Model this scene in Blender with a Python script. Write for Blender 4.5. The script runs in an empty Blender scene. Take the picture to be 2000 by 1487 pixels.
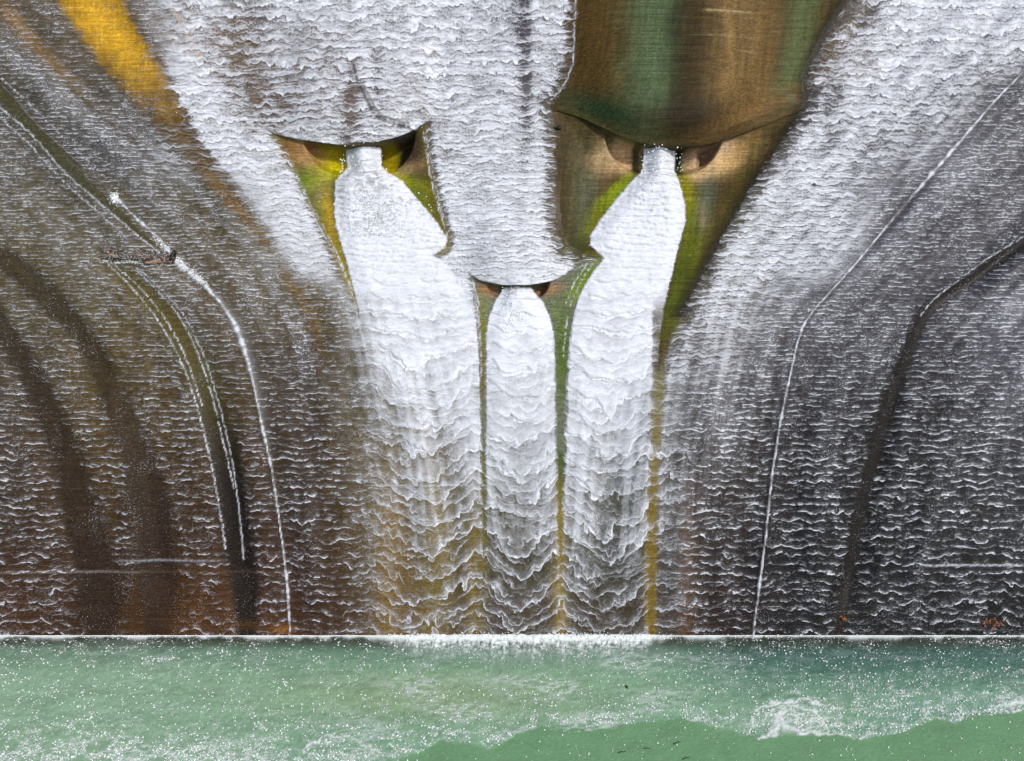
import bpy, math, random
import numpy as np

# ------------------------------------------------------------------ camera, sky, sun
SC = bpy.context.scene
COL = SC.collection
PX = 30.0                      # survey units on the dam face per metre
TOE = 1243.0                   # toe of the dam, in survey units down the face
DIST = 65.0                    # camera distance from the face
SLOPE = math.radians(50)
S = np.array([0, math.cos(SLOPE), math.sin(SLOPE)])      # up the face
N = np.array([0, -math.sin(SLOPE), math.cos(SLOPE)])     # out of the face

def face_pt(x, y, h=0.0):
    x = np.asarray(x, float); y = np.asarray(y, float); h = np.asarray(h, float)
    x, y, h = np.broadcast_arrays(x, y, h)
    s = (TOE - y) / PX
    return np.stack([(x - 1000) / PX, S[1] * s + N[1] * h, S[2] * s + N[2] * h], -1)

cam_d = bpy.data.cameras.new('camera')
cam = bpy.data.objects.new('camera', cam_d); COL.objects.link(cam)
cam_d.sensor_width = 36.0
cam_d.lens = 36.0 * DIST / (2000 / PX)
cam_d.clip_end = 2000
cam.location = face_pt(1000, 743.5, DIST).tolist()
cam.rotation_euler = (math.radians(50), 0, 0)
SC.camera = cam

SUN_EL, SUN_AZ = 50.0, 48.0      # azimuth: degrees from +x (right) towards -y (camera side)
W = bpy.data.worlds.new('World'); SC.world = W; W.use_nodes = True
wn = W.node_tree
sky = wn.nodes.new('ShaderNodeTexSky'); sky.sky_type = 'NISHITA'; sky.sun_disc = False
sky.sun_elevation = math.radians(SUN_EL)
sky.sun_rotation = math.radians(90 + SUN_AZ)
sky.air_density = 1.0; sky.dust_density = 3.0; sky.ozone_density = 1.0
bg = wn.nodes['Background']; bg.inputs['Strength'].default_value = 0.13
wn.links.new(sky.outputs[0], bg.inputs[0])
sun_d = bpy.data.lights.new('sun', 'SUN'); sun_d.energy = 2.4; sun_d.angle = math.radians(4)
sun_d.color = (1, 0.97, 0.92)
sun = bpy.data.objects.new('sun', sun_d); COL.objects.link(sun)
from mathutils import Vector
el, az = math.radians(SUN_EL), math.radians(SUN_AZ)
to_sun = Vector((math.cos(el) * math.cos(az), -math.cos(el) * math.sin(az), math.sin(el)))
sun.rotation_euler = to_sun.to_track_quat('Z', 'Y').to_euler()
sun.location = (40, -60, 90)
vs = SC.view_settings
vs.view_transform = 'Standard'; vs.look = 'None'; vs.gamma = 1.0; vs.exposure = 0.04
vs.use_curve_mapping = False
SC.cycles.max_bounces = 6; SC.cycles.transparent_max_bounces = 12
SC.cycles.diffuse_bounces = 3

# ------------------------------------------------------------------ numeric helpers
RNG = np.random.default_rng(7)
_G = RNG.random((512, 512)) * 2 * np.pi
_GX, _GY = np.cos(_G), np.sin(_G)

def noise(x, y, seed=0):
    """gradient noise, about -1..1"""
    x = x + seed * 37.17; y = y + seed * 91.73
    xi = np.floor(x).astype(np.int64); yi = np.floor(y).astype(np.int64)
    xf = x - xi; yf = y - yi
    u = xf * xf * xf * (xf * (xf * 6 - 15) + 10); v = yf * yf * yf * (yf * (yf * 6 - 15) + 10)
    x0 = xi & 511; x1 = (xi + 1) & 511; y0 = yi & 511; y1 = (yi + 1) & 511
    def g(a, b, dx, dy): return _GX[a, b] * dx + _GY[a, b] * dy
    a = g(x0, y0, xf, yf); b = g(x1, y0, xf - 1, yf)
    c = g(x0, y1, xf, yf - 1); d = g(x1, y1, xf - 1, yf - 1)
    return ((a + (b - a) * u) + ((c + (d - c) * u) - (a + (b - a) * u)) * v) * 1.5

def fbm(x, y, seed=0, o=3):
    r = 0; a = 1.0; t = 0
    for k in range(o):
        r = r + a * noise(x * 2 ** k, y * 2 ** k, seed + k * 5); t += a; a *= .5
    return r / t

def sm(a, b, x):
    t = np.clip((x - a) / (b - a), 0, 1)
    return t * t * (3 - 2 * t)

CX0, CX1, CY0, CY1, CST = -700, 2700, -600, 1500, 5.0
_cx = np.arange(CX0, CX1 + 1, CST); _cy = np.arange(CY0, CY1 + 1, CST)
_CX, _CY = np.meshgrid(_cx, _cy)

class F:
    """a field held on a coarse lattice and read anywhere"""
    def __init__(s, a): s.a = a
    def __call__(s, x, y):
        fx = np.clip((x - CX0) / CST, 0, len(_cx) - 1.001); fy = np.clip((y - CY0) / CST, 0, len(_cy) - 1.001)
        i = fx.astype(int); j = fy.astype(int); u = fx - i; v = fy - j
        a = s.a
        return (a[j, i] * (1 - u) + a[j, i + 1] * u) * (1 - v) + (a[j + 1, i] * (1 - u) + a[j + 1, i + 1] * u) * v

def smooth_pts(P, n=4, closed=False):
    P = np.array(P, float)
    out = []
    m = len(P)
    for i in range(m if closed else m - 1):
        if closed: p = [P[(i + k) % m] for k in (-1, 0, 1, 2)]
        else: p = [P[max(i - 1, 0)], P[i], P[i + 1], P[min(i + 2, m - 1)]]
        for t in np.arange(n) / n:
            out.append(.5 * (2 * p[1] + (p[2] - p[0]) * t + (2 * p[0] - 5 * p[1] + 4 * p[2] - p[3]) * t * t
                             + (3 * p[1] - p[0] - 3 * p[2] + p[3]) * t ** 3))
    if not closed: out.append(P[-1])
    return np.array(out)

def poly(P, n=1):
    """signed distance, negative inside"""
    P = np.array(P, float) if n <= 1 else smooth_pts(P, n, True)
    d = np.full(_CX.shape, 1e9); ins = np.zeros(_CX.shape, bool)
    for i in range(len(P)):
        a, b = P[i - 1], P[i]
        e = b - a; L = max(e @ e, 1e-9)
        t = np.clip(((_CX - a[0]) * e[0] + (_CY - a[1]) * e[1]) / L, 0, 1)
        d = np.minimum(d, (_CX - a[0] - t * e[0]) ** 2 + (_CY - a[1] - t * e[1]) ** 2)
        if a[1] != b[1]:
            c = ((a[1] > _CY) != (b[1] > _CY)) & (_CX < (b[0] - a[0]) * (_CY - a[1]) / (b[1] - a[1]) + a[0])
            ins ^= c
    d = np.sqrt(d)
    return F(np.where(ins, -d, d))

def path(P, w=None, n=4):
    """distance to a line divided by its local half width, arclength, and signed side"""
    P = np.array(P, float)
    if w is not None: P = np.concatenate([P[:, :2], np.array(w, float)[:, None]], 1)
    else: P = np.concatenate([P[:, :2], np.ones((len(P), 1))], 1)
    P = smooth_pts(P, n)
    best = np.full(_CX.shape, 1e9); al = np.zeros(_CX.shape); sd = np.zeros(_CX.shape); wd = np.ones(_CX.shape)
    s = 0
    for i in range(len(P) - 1):
        a, b = P[i], P[i + 1]; e = b[:2] - a[:2]; L = math.hypot(*e)
        if L < 1e-6: continue
        t = np.clip(((_CX - a[0]) * e[0] + (_CY - a[1]) * e[1]) / L ** 2, 0, 1)
        dx = _CX - a[0] - t * e[0]; dy = _CY - a[1] - t * e[1]
        d = np.hypot(dx, dy)
        m = d < best
        best = np.where(m, d, best); al = np.where(m, s + t * L, al)
        wd = np.where(m, a[2] + (b[2] - a[2]) * t, wd)
        sd = np.where(m, np.sign(e[0] * dy - e[1] * dx), sd)
        s += L
    return F(best * sd), F(wd), F(al), s, F(best)

def table(xs, ys, T):
    T = np.array(T, float)
    fx = np.interp(_CX, xs, np.arange(len(xs))); fy = np.interp(_CY, ys, np.arange(len(ys)))
    i = np.minimum(fx.astype(int), len(xs) - 2); j = np.minimum(fy.astype(int), len(ys) - 2)
    u = fx - i; v = fy - j; u = u * u * (3 - 2 * u); v = v * v * (3 - 2 * v)
    if T.ndim == 3: u = u[..., None]; v = v[..., None]
    R = (T[j, i] * (1 - u) + T[j, i + 1] * u) * (1 - v) + (T[j + 1, i] * (1 - u) + T[j + 1, i + 1] * u) * v
    return R

def lin(c):
    c = np.array(c, float) / 255
    return np.where(c <= .04045, c / 12.92, ((c + .055) / 1.055) ** 2.4)

def at_h(px, py, h):
    """face coordinates of a point seen at (px,py) that stands h metres proud of the face"""
    k = (DIST - h) / DIST
    return (1000 + (px - 1000) * k, 743.5 + (py - 743.5) * k)

# ------------------------------------------------------------------ survey of the dam face
def lip_curve(pts, h):
    q = [at_h(a, b, h) for a, b in pts]
    q = smooth_pts(q, 8)
    return q[:, 0], q[:, 1]

HOODS = [   # lip line, height of hood, depth under lip, centre x of jet, bore half width, taper length
    dict(h=1.5, d=1.5, c=707, hw=165, pts=[(470, 222), (520, 252), (570, 268), (640, 281), (700, 285), (745, 276), (790, 262), (825, 240), (850, 222)]),
    dict(h=2.1, d=1.6, c=1290, hw=250, pts=[(1078, 206), (1130, 222), (1180, 248), (1220, 268), (1260, 281), (1320, 286), (1370, 284), (1420, 270), (1480, 246), (1540, 222), (1578, 206)]),
    dict(h=1.1, d=1.0, c=1011, hw=90, pts=[(895, 512), (925, 540), (960, 553), (1000, 558), (1040, 556), (1085, 546), (1110, 530), (1135, 512)]),
]
for H_ in HOODS:
    H_['lx'], H_['ly'] = lip_curve(H_['pts'], H_['h'] * .45)
    H_['x0'], H_['x1'] = H_['lx'][0], H_['lx'][-1]
    H_['cx'] = at_h(H_['c'], 300, -1.5)[0]

RECESS = [
    [(470, 225), (520, 250), (570, 268), (640, 281), (700, 285), (745, 276), (790, 262), (822, 240), (836, 300), (850, 370), (868, 430), (876, 470), (868, 492), (846, 500), (860, 560), (780, 590), (700, 600), (676, 540), (650, 480), (610, 410), (580, 350), (530, 285)],
    [(1082, 210), (1130, 222), (1180, 248), (1220, 268), (1260, 281), (1320, 286), (1370, 284), (1420, 270), (1480, 246), (1540, 222), (1572, 210), (1500, 330), (1440, 420), (1390, 500), (1350, 580), (1300, 640), (1130, 600), (1170, 512), (1140, 506), (1110, 480), (1100, 330)],
    [(920, 540), (960, 553), (1000, 558), (1040, 556), (1085, 546), (1115, 530), (1108, 580), (1100, 640), (1092, 720), (1085, 790), (946, 790), (943, 700), (938, 610)],
]
RSDF = [poly(p, 2) for p in RECESS]

JETS = [
    [(671, 262), (674, 290), (676, 325), (664, 340), (655, 352), (652, 400), (656, 440), (668, 480), (680, 520), (690, 560), (702, 610), (712, 700), (726, 800), (742, 900), (744, 1000), (744, 1260), (940, 1260), (944, 900), (936, 700), (928, 620), (900, 550), (870, 512), (845, 499), (870, 484), (874, 468), (850, 430), (812, 385), (784, 352), (757, 336), (744, 322), (741, 262)],
    [(1258, 262), (1258, 300), (1256, 332), (1235, 352), (1204, 388), (1172, 430), (1154, 458), (1153, 480), (1180, 504), (1160, 530), (1135, 570), (1120, 612), (1112, 660), (1106, 720), (1102, 800), (1098, 1000), (1098, 1260), (1262, 1260), (1266, 1000), (1275, 850), (1282, 750), (1288, 660), (1296, 600), (1311, 540), (1326, 480), (1340, 430), (1339, 400), (1331, 364), (1319, 330), (1322, 262)],
    [(990, 540), (984, 562), (966, 590), (955, 620), (948, 660), (946, 720), (946, 900), (946, 1260), (1092, 1260), (1088, 900), (1086, 720), (1082, 660), (1074, 620), (1060, 590), (1037, 562), (1033, 540)],
]
JSDF = [poly(p, 1) for p in JETS]

DRY = poly([(1128, -600), (1126, 0), (1121, 60), (1119, 120), (1108, 160), (1086, 190), (1072, 206), (1079, 240), (1085, 330), (1080, 400), (1086, 460), (1102, 490), (1130, 503), (1176, 507), (1150, 540), (1125, 590), (1112, 660), (1180, 700), (1280, 720), (1300, 690), (1330, 620), (1368, 550), (1402, 485), (1450, 400), (1500, 322), (1540, 262), (1582, 206), (1577, 150), (1592, 118), (1620, 62), (1662, 0), (1960, -600)], 1)
# water-free wedges beside the jets
DRYL = poly([(540, 262), (640, 290), (690, 285), (690, 330), (664, 350), (660, 440), (680, 520), (700, 610), (683, 560), (664, 520), (640, 470), (615, 415), (594, 360), (566, 305)], 1)
DRYL2 = poly([(735, 270), (830, 238), (838, 300), (850, 370), (868, 430), (878, 468), (872, 488), (846, 500), (700, 480)], 1)
DRYC = poly([(925, 545), (1000, 556), (1085, 548), (1125, 528), (1178, 506), (1150, 540), (1125, 590), (1113, 650), (1106, 720), (1101, 800), (1098, 880), (1092, 880), (1086, 720), (1010, 640), (947, 720), (943, 860), (938, 860), (940, 700), (938, 620)], 1)

OCHRE = poly([(105, -10), (150, 62), (190, 120), (240, 178), (290, 232), (340, 292), (372, 322), (430, 388), (490, 450), (560, 530), (620, 610), (640, 690), (622, 700), (604, 640), (590, 600), (560, 560), (530, 480), (500, 430), (440, 350), (395, 285), (370, 235), (347, 190), (312, 130), (270, 60), (236, 0), (180, -120), (20, -120)], 1)

SEAM_L = [(-500, -280), (-200, -10), (0, 165), (60, 232), (130, 298), (190, 350), (225, 385), (260, 420), (310, 465), (345, 510), (400, 558), (440, 605), (465, 650), (487, 720), (508, 820), (530, 920), (549, 1050), (562, 1160), (567, 1250), (569, 1400)]
SEAM_R = [(2600, -400), (2200, -50), (2000, 140), (1930, 212), (1870, 282), (1800, 362), (1740, 432), (1690, 492), (1630, 560), (1585, 610), (1562, 650), (1542, 730), (1522, 830), (1506, 940), (1496, 1040), (1482, 1150), (1470, 1250), (1467, 1400)]
SL = path(SEAM_L); SR = path(SEAM_R)
BANDS = [  # centre line, half widths, darkness
    (path([(200, 505), (240, 540), (290, 585), (345, 650), (383, 720), (412, 800), (440, 900), (462, 1050), (478, 1150), (485, 1260)], [6, 14, 20, 24, 26, 28, 28, 30, 26, 18]), .95),
    (path([(-300, 350), (0, 505), (80, 570), (150, 645), (190, 710), (225, 790), (260, 880), (290, 1000), (305, 1120), (312, 1260)], [30, 24, 26, 24, 24, 26, 32, 40, 36, 20]), .92),
    (path([(-200, 420), (-60, 560), (0, 640), (50, 725), (90, 805), (128, 900), (158, 1010), (185, 1130), (195, 1260)], [20, 24, 24, 26, 28, 34, 36, 36, 26]), .88),
    (path([(2500, 150), (2200, 350), (2000, 476), (1900, 545), (1830, 592), (1790, 645), (1762, 720), (1724, 830), (1692, 950), (1668, 1080), (1642, 1200), (1636, 1260)], [14, 14, 12, 12, 12, 14, 16, 18, 16, 14, 12, 8]), .97),
    (path([(-300, -60), (-100, 85), (0, 182), (60, 250), (128, 322), (190, 378), (240, 425), (300, 482), (330, 505)], [12, 12, 13, 14, 13, 11, 8, 5, 2]), .97),
    (path([(640, 600), (645, 700), (650, 800), (655, 900), (660, 1260)], [16, 24, 26, 24, 20]), .35),
    (path([(1290, 560), (1288, 700), (1284, 800), (1278, 900), (1274, 1050), (1270, 1260)], [12, 13, 12, 9, 9, 9]), .9),
    (path([(1101, 620), (1097, 700), (1096, 800), (1095, 900), (1094, 1000), (1093, 1200)], [16, 11, 10, 8, 6, 1]), .97),
    (path([(942, 600), (943, 700), (944, 800), (944, 900), (945, 1000), (945, 1130)], [7, 6, 5, 4.5, 4, 1]), .95),
]

XS = np.arange(0, 2001, 200); YS = np.arange(0, 1201, 100)
DT = [
 [.38,.45,.90,.90,.90,.90,.90,.80,.70,.92,.96],
 [.48,.45,.80,.80,.88,.88,.88,.80,.86,.90,.86],
 [.40,.52,.88,.80,.88,.88,.88,.80,.90,.85,.58],
 [.42,.50,.88,.90,.80,.92,.92,.80,.90,.72,.50],
 [.46,.46,.52,.90,.95,.92,.92,.88,.86,.52,.48],
 [.46,.46,.44,.78,.95,.92,.98,.90,.80,.50,.44],
 [.42,.42,.42,.56,.93,.98,.98,.84,.58,.44,.66],
 [.36,.36,.36,.44,.92,.97,.97,.74,.44,.38,.60],
 [.30,.30,.30,.38,.82,.92,.90,.60,.38,.35,.52],
 [.26,.26,.26,.32,.74,.86,.84,.48,.35,.32,.46],
 [.23,.20,.22,.30,.62,.74,.72,.36,.31,.29,.38],
 [.20,.17,.17,.25,.45,.52,.52,.30,.28,.26,.31],
 [.16,.13,.12,.20,.30,.36,.36,.24,.24,.23,.26],
]
DTAB = F(table(XS, YS, DT))

def density(x, y):
    """how much of the face the white water covers"""
    D = DTAB(x, y)
    # left white tongue against the ochre strip
    t = sm(-20, 60, SL[0](x, y) * -1)
    oc = OCHRE(x, y) + 10 * noise(x / 40, y / 14, 3)
    D = D * (.12 + .88 * sm(-16, 26, oc)) + 0
    oc_long = sm(420, 760, y)
    D = np.where(OCHRE(x, y) < 26, D + oc_long * .14 * sm(26, -10, OCHRE(x, y)), D)
    # brighter core of the tongue
    tg = path_tongue[4](x, y) / path_tongue[1](x, y)
    D = D + .30 * np.exp(-tg * tg) * sm(760, 420, y) * (oc > 0)
    dl, al = SL[0](x, y), SL[2](x, y); dr, ar = SR[0](x, y), SR[2](x, y)
    st = np.where(x < 1010, fbm(dl / 15, al / 260, 401, 3), fbm(dr / 15, ar / 260, 411, 3))
    st2 = np.where(x < 1010, noise(dl / 60, al / 500, 421), noise(dr / 60, ar / 500, 431))
    away = sm(520, 380, np.minimum(np.abs(dl), np.abs(dr)))
    D = D * (1 + away * (.62 * st * sm(.95, .5, D) + .12 * st + .42 * st2 * sm(.95, .6, D)))
    D = np.clip(D, 0, .94)
    for (p, dk) in BANDS:
        q = p[4](x, y) / p[1](x, y) + .18 * noise(x / 12, y / 40, 9)
        D = D * (1 - dk * sm(1.55, .45, q + .25 * noise(x / 7, y / 22, 19))) * (1 - .30 * dk * np.exp(-(q / 3.0) ** 2) * (p is not BANDS[6][0] and p is not BANDS[7][0] and p is not BANDS[8][0]))  # also thins water wide of the side bands to imitate fold shading
    # dark patches where the sheet thins
    for (bx, by, rx, ry, a) in [(480, 70, 45, 110, .30), (520, 200, 60, 50, .22), (692, 220, 16, 60, .45), (1026, 120, 12, 150, .42), (740, 160, 10, 60, .2), (1620, 170, 26, 110, .22), (1960, 170, 60, 30, .1),
                                (300, 1180, 120, 60, .08), (1016, 30, 20, 60, .2), (1690, 30, 20, 60, .15)]:
        D = D - a * np.exp(-((x - bx) / rx) ** 2 - ((y - by) / ry) ** 2)
    # dry parts: soft on the outside
    n = 7 * noise(x / 10, y / 10, 31) + 4 * noise(x / 4, y / 4, 33)
    d = DRY(x, y) + n
    jin = np.minimum(np.minimum(JSDF[0](x, y), JSDF[1](x, y)), JSDF[2](x, y))
    dw = np.minimum(np.minimum(DRYL(x, y), DRYL2(x, y)), DRYC(x, y))
    for i in (0, 2):
        H_ = HOODS[i]; ly = np.interp(x, H_['lx'], H_['ly'])
        dw = np.where((x > H_['x0'] - 4) & (x < H_['x1'] + 4) & (y < ly + .3) & (y > ly - 90), 40, dw)
    D = np.where(jin > 0, D * sm(-3, 16, dw + .4 * n) * sm(-8, 30, d), D)
    return D

path_tongue = path([(340, 120), (385, 210), (440, 290), (500, 370), (560, 450), (620, 530), (665, 600), (690, 700)], [40, 42, 45, 45, 45, 40, 34, 25])

def cumphase(lam):
    yy = np.arange(-600, 1401, 2.0)
    l = np.interp(yy, lam[0], lam[1])
    P = np.concatenate([[0], np.cumsum(2.0 / l)[:-1]])
    return (lambda y: np.interp(y, yy, P)), (lambda y: np.interp(y, lam[0], lam[1]))

P_side, L_side = cumphase(([-600, 0, 250, 420, 600, 700, 850, 1000, 1240, 1400], [9.5, 9.5, 8, 7, 8, 10, 13, 16, 20, 20]))
P_top, L_top = cumphase(([-600, 0, 200, 300, 450, 600, 1400], [24, 24, 19, 15, 12, 14, 30]))
P_cen, L_cen = cumphase(([-600, 300, 420, 550, 700, 850, 1000, 1240, 1400], [15, 15, 18, 26, 38, 46, 50, 54, 54]))

def warp(x, y, seed, A, Wx, Wy, big=.35):
    """how far the roll-wave fronts lean and sag, in wavelengths"""
    wx = x + 6 * noise(x / 60, y / 90, seed + 9)
    w = -A * np.abs(noise(wx / Wx, y / Wy, seed)) * 2.2 - .5 * A * np.abs(noise(wx / Wx * 2.3, y / Wy * 1.7, seed + 2)) * 2
    return w + big * A * noise(x / Wx * .4, y / Wy * .5, seed + 4) * 2

def phases(x, y):
    sag = 0
    for c, hw in ((822, 100), (1017, 72), (1182, 84)):
        u = np.clip(np.abs(x - c - 12 * noise(y / 70, y * 0, 77)) / hw, 0, 1.0)
        sag = sag + (1 - u ** 1.8) * (u < 1)
    amp = sm(520, 760, y) * (.95 + .5 * noise(x / 200, y / 60, 78))
    q = {}
    q['ps1'] = P_side(y) + warp(x, y, 41, .27 + .12 * sm(700, 1100, y), 56, 64)
    q['ps2'] = P_side(y) * 1.37 + .3 + warp(x, y, 51, .33, 48, 50)
    q['pt1'] = P_top(y) + warp(x, y, 61, .44, 84, 70)
    q['pt2'] = P_top(y) * 2.1 + warp(x, y, 71, .5, 36, 34)
    q['pc1'] = P_cen(y) - sag * amp + warp(x, y, 11, .30, 80, 95)
    q['pc2'] = P_cen(y) * 2.15 - sag * amp * 1.7 + warp(x, y, 21, .38, 56, 72)
    q['pc3'] = P_cen(y) * 4.0 - sag * amp * 2.4 + warp(x, y, 31, .55, 30, 44)
    return q

def regimes(x, y):
    jm = np.minimum(np.minimum(JSDF[0](x, y), JSDF[1](x, y)), JSDF[2](x, y))
    cen = sm(30 + 60 * sm(560, 760, y), -20 - 50 * sm(560, 760, y), jm + 22 * sm(560, 700, y) * noise(x / 24, y / 40, 15)) * sm(470, 600, y)
    cen = np.maximum(cen, sm(650, 790, x + 30 * noise(x / 30, y / 60, 12)) * sm(1370, 1270, x + 20 * noise(x / 30, y / 60, 13)) * sm(700, 860, y))
    top = sm(.60, .85, DTAB(x, y)) * (1 - cen)
    return cen, top

def overlays(x, y, D):
    """things laid over the wave pattern: joint froth, spray threads, jets; and what cuts the sheet"""
    cen, top = regimes(x, y)
    cutm = sm(.01, .14, D); a = np.zeros_like(x)
    # joints: froth runs along the proud edge
    dl, al = SL[0](x, y), SL[2](x, y)
    wl = (1.1 + 1.4 * sm(-.2, .6, noise(al / 30, al * 0, 5)) + 5.0 * np.exp(-((y - 520) / 40) ** 2)+ 3.5 * np.exp(-((y - 660) / 60) ** 2) + 3 * np.exp(-((y - 388) / 9) ** 2)) * sm(360, 400, y)
    wl = wl * (1 + .5 * noise(al / 6, al * 0, 515)) 
    jl = (.45 + .55 * sm(-.3, .2, noise(al / 8, al * 0, 516))) * np.exp(-(np.abs(dl + 1.2 * noise(al / 9, al * 0, 6)) / np.maximum(wl, .4)) ** 2) * sm(365, 395, y)
    side = np.exp(-np.clip(-dl, 0, 99) / 13) * (dl < 0) * sm(500, 640, y) * sm(950, 720, y) * .22
    dr, ar = SR[0](x, y), SR[2](x, y)
    wr = 1.1 + 1.1 * sm(-.2, .6, noise(ar / 30, ar * 0, 15)) + 1.6 * np.exp(-((y - 330) / 120) ** 2)
    wr = wr * (1 + .5 * noise(ar / 6, ar * 0, 517))
    jr = np.exp(-(np.abs(dr + 1.0 * noise(ar / 11, ar * 0, 16)) / wr) ** 2) * (.45 + .55 * sm(-.35, .2, noise(ar / 14, ar * 0, 17)))
    jr = jr * (1 - .8 * np.exp(-((y - 410) / 34) ** 2))
    pcx, pca = path_crack[0](x, y), path_crack[2](x, y)
    okc = (pca > 3) * (pca < path_crack[3] - 3)
    cutm = cutm * (1 - .95 * okc * np.exp(-((pcx + 1.5 * noise(pca / 8, pca * 0, 505)) / (path_crack[1](x, y) * 1.1)) ** 2) * sm(-.9, .0, noise(pca / 7, pca * 0, 506)))
    lip2 = okc * np.exp(-((pcx + 7) / 2.0) ** 2) * sm(150, 200, y) * .8
    cutm = cutm * (1 - lip2)
    cutm = cutm * (1 - .75 * np.exp(-((dr - 5) / 4) ** 2) * sm(700, 900, y))  # water cut back beside the joints, standing in for their drop shadows
    cutm = cutm * (1 - .85 * np.exp(-((dr + 8) / 4.0) ** 2) * np.exp(-((y - 410) / 60) ** 2)) * (1 - .5 * np.exp(-((dr + 6) / 3.0) ** 2))
    cutm = cutm * (1 - .85 * np.exp(-((dl - 4) / 3.5) ** 2) * sm(420, 330, y)) * (1 - .6 * np.exp(-((dl - 5) / 3.0) ** 2) * sm(500, 700, y))
    a = np.maximum(a, np.maximum(jl, np.maximum(jr, side)))
    # beaded threads of spray
    for (p, off, th) in THREADS:
        d, ln = p[0](x, y), p[2](x, y)
        b = np.exp(-((d + 1.6 * noise(ln / 10, ln * 0, off) + 1.5 * noise(ln / 3.5, ln * 0, off + 1)) / 1.25) ** 2) * (.55 + .7 * np.clip(noise(ln / 14, ln * 0, off + 2) + .4, 0, 1)) * sm(th, th + .25, noise(ln / 5, ln * 0, off + 3) + .25) * (ln > 4) * (ln < p[3] - 4)
        a = np.maximum(a, b * .8)
    # jets
    lyr = np.interp(x, HOODS[1]['lx'], HOODS[1]['ly'])
    km = 1 - (y < lyr + .2) * (JSDF[1](x, y) < 4) * (y < 320); a = a * km; cutm = cutm * km
    inj = np.minimum(np.minimum(JSDF[0](x, y), JSDF[1](x, y)), JSDF[2](x, y)) + 1.4 * noise(x / 7, y / 7, 95) + 2.2 * noise(x / 4, y / 4, 94) * sm(300, 380, y)
    upper = sm(640, 560, y)
    upc = sm(700, 640, y) * (np.abs(x - 1015) < 76)
    upper = np.maximum(upper, upc)
    core = sm(1.5, -1.5, inj)
    lj = sm(300, 350, y) * sm(480, 400, y) * np.exp(-((x - 745) / 120) ** 4)
    rough = .93 + .10 * fbm(x / 12, y / 7, 96, 3) - lj * .42 * sm(.05, -.35, fbm(x / 16, y / 22, 98, 3) - .55 * np.exp(-((x - 700 - (y - 300) * .35) / 34) ** 2) + .15)
    rough = rough - .16 * sm(-26, -2, inj) * sm(.1, -.5, noise(x / 20, y / 6, 99))
    for H_ in HOODS:
        ly = np.interp(x, H_['lx'], H_['ly'])
        core = core * (1 - (y < ly + .2) * (x > H_['x0']) * (x < H_['x1']) * (y > ly - 60))
    a = a * (1 - core * upper) + core * upper * np.clip(rough, 0, 1)
    cutm = np.maximum(cutm, core)
    # horizontal lift line that trips the flow
    for (y0, xa, xb, st) in [(948, 720, 990, .55), (34, 1690, 2000, .8), (1118, 0, 270, .15), (1104, 1800, 2000, .6), (306, 300, 360, .6), (1096, 230, 430, .3), (72, 690, 760, .5)]:
        m = np.exp(-((y - y0 + 1.0 * noise(x / 18, y * 0, 7)) / 2.0) ** 2) * sm(xa - 20, xa + 20, x) * sm(xb + 20, xb - 20, x)
        a = np.maximum(a, m * st * (.5 + .6 * (noise(x / 5, y / 3, 101) > -.1)))
    return np.clip(a, 0, 1), np.clip(cutm, 0, 1), cen, top, core

THREADS = [
    (path([(478, 232), (520, 275), (560, 330), (592, 385), (622, 440), (655, 500), (684, 560), (704, 640)]), 201, -.1),
    (path([(500, 245), (545, 290), (578, 340), (604, 395), (636, 450), (668, 515), (690, 570)]), 211, .0),
    (path([(824, 245), (834, 300), (842, 350), (858, 410), (876, 470)]), 221, -.2),
    (path([(832, 255), (843, 320), (855, 380), (868, 430)]), 231, .0),
    (path([(198, 508), (240, 545), (300, 615), (350, 700), (385, 800), (415, 930), (440, 1080)]), 241, -.1),
    (path([(255, 520), (300, 560), (350, 620), (388, 700), (415, 790), (436, 880), (455, 960)]), 251, -.3),
    (path([(262, 520), (308, 558), (360, 618), (398, 700), (424, 790), (446, 880), (462, 980), (474, 1100)]), 261, -.3),
    (path([(212, 512), (262, 552), (318, 618), (362, 700), (395, 800)]), 271, -.0),
    (path([(915, 545), (932, 600), (938, 660), (941, 740)]), 281, -.1),
    (path([(922, 545), (934, 590), (936, 640)]), 285, .0),
    (path([(1160, 512), (1130, 560), (1108, 620), (1100, 700)]), 291, .1),
    (path([(1150, 512), (1120, 556), (1104, 600)]), 295, .1),
    (path([(-30, 185), (60, 262), (130, 340), (200, 400), (270, 460), (320, 500)]), 301, -.3),
    (path([(-40, 195), (50, 275), (120, 350), (190, 412), (250, 465)]), 305, -.1),
    (path([(0, 150), (70, 215), (140, 285), (215, 355)]), 309, .1),
    (path([(1125, -10), (1121, 60), (1117, 130), (1098, 172), (1070, 204)]), 313, -.2),
    (path([(2010, 458), (1930, 505), (1890, 535), (1830, 580), (1795, 620)]), 317, -.2),
]

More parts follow.
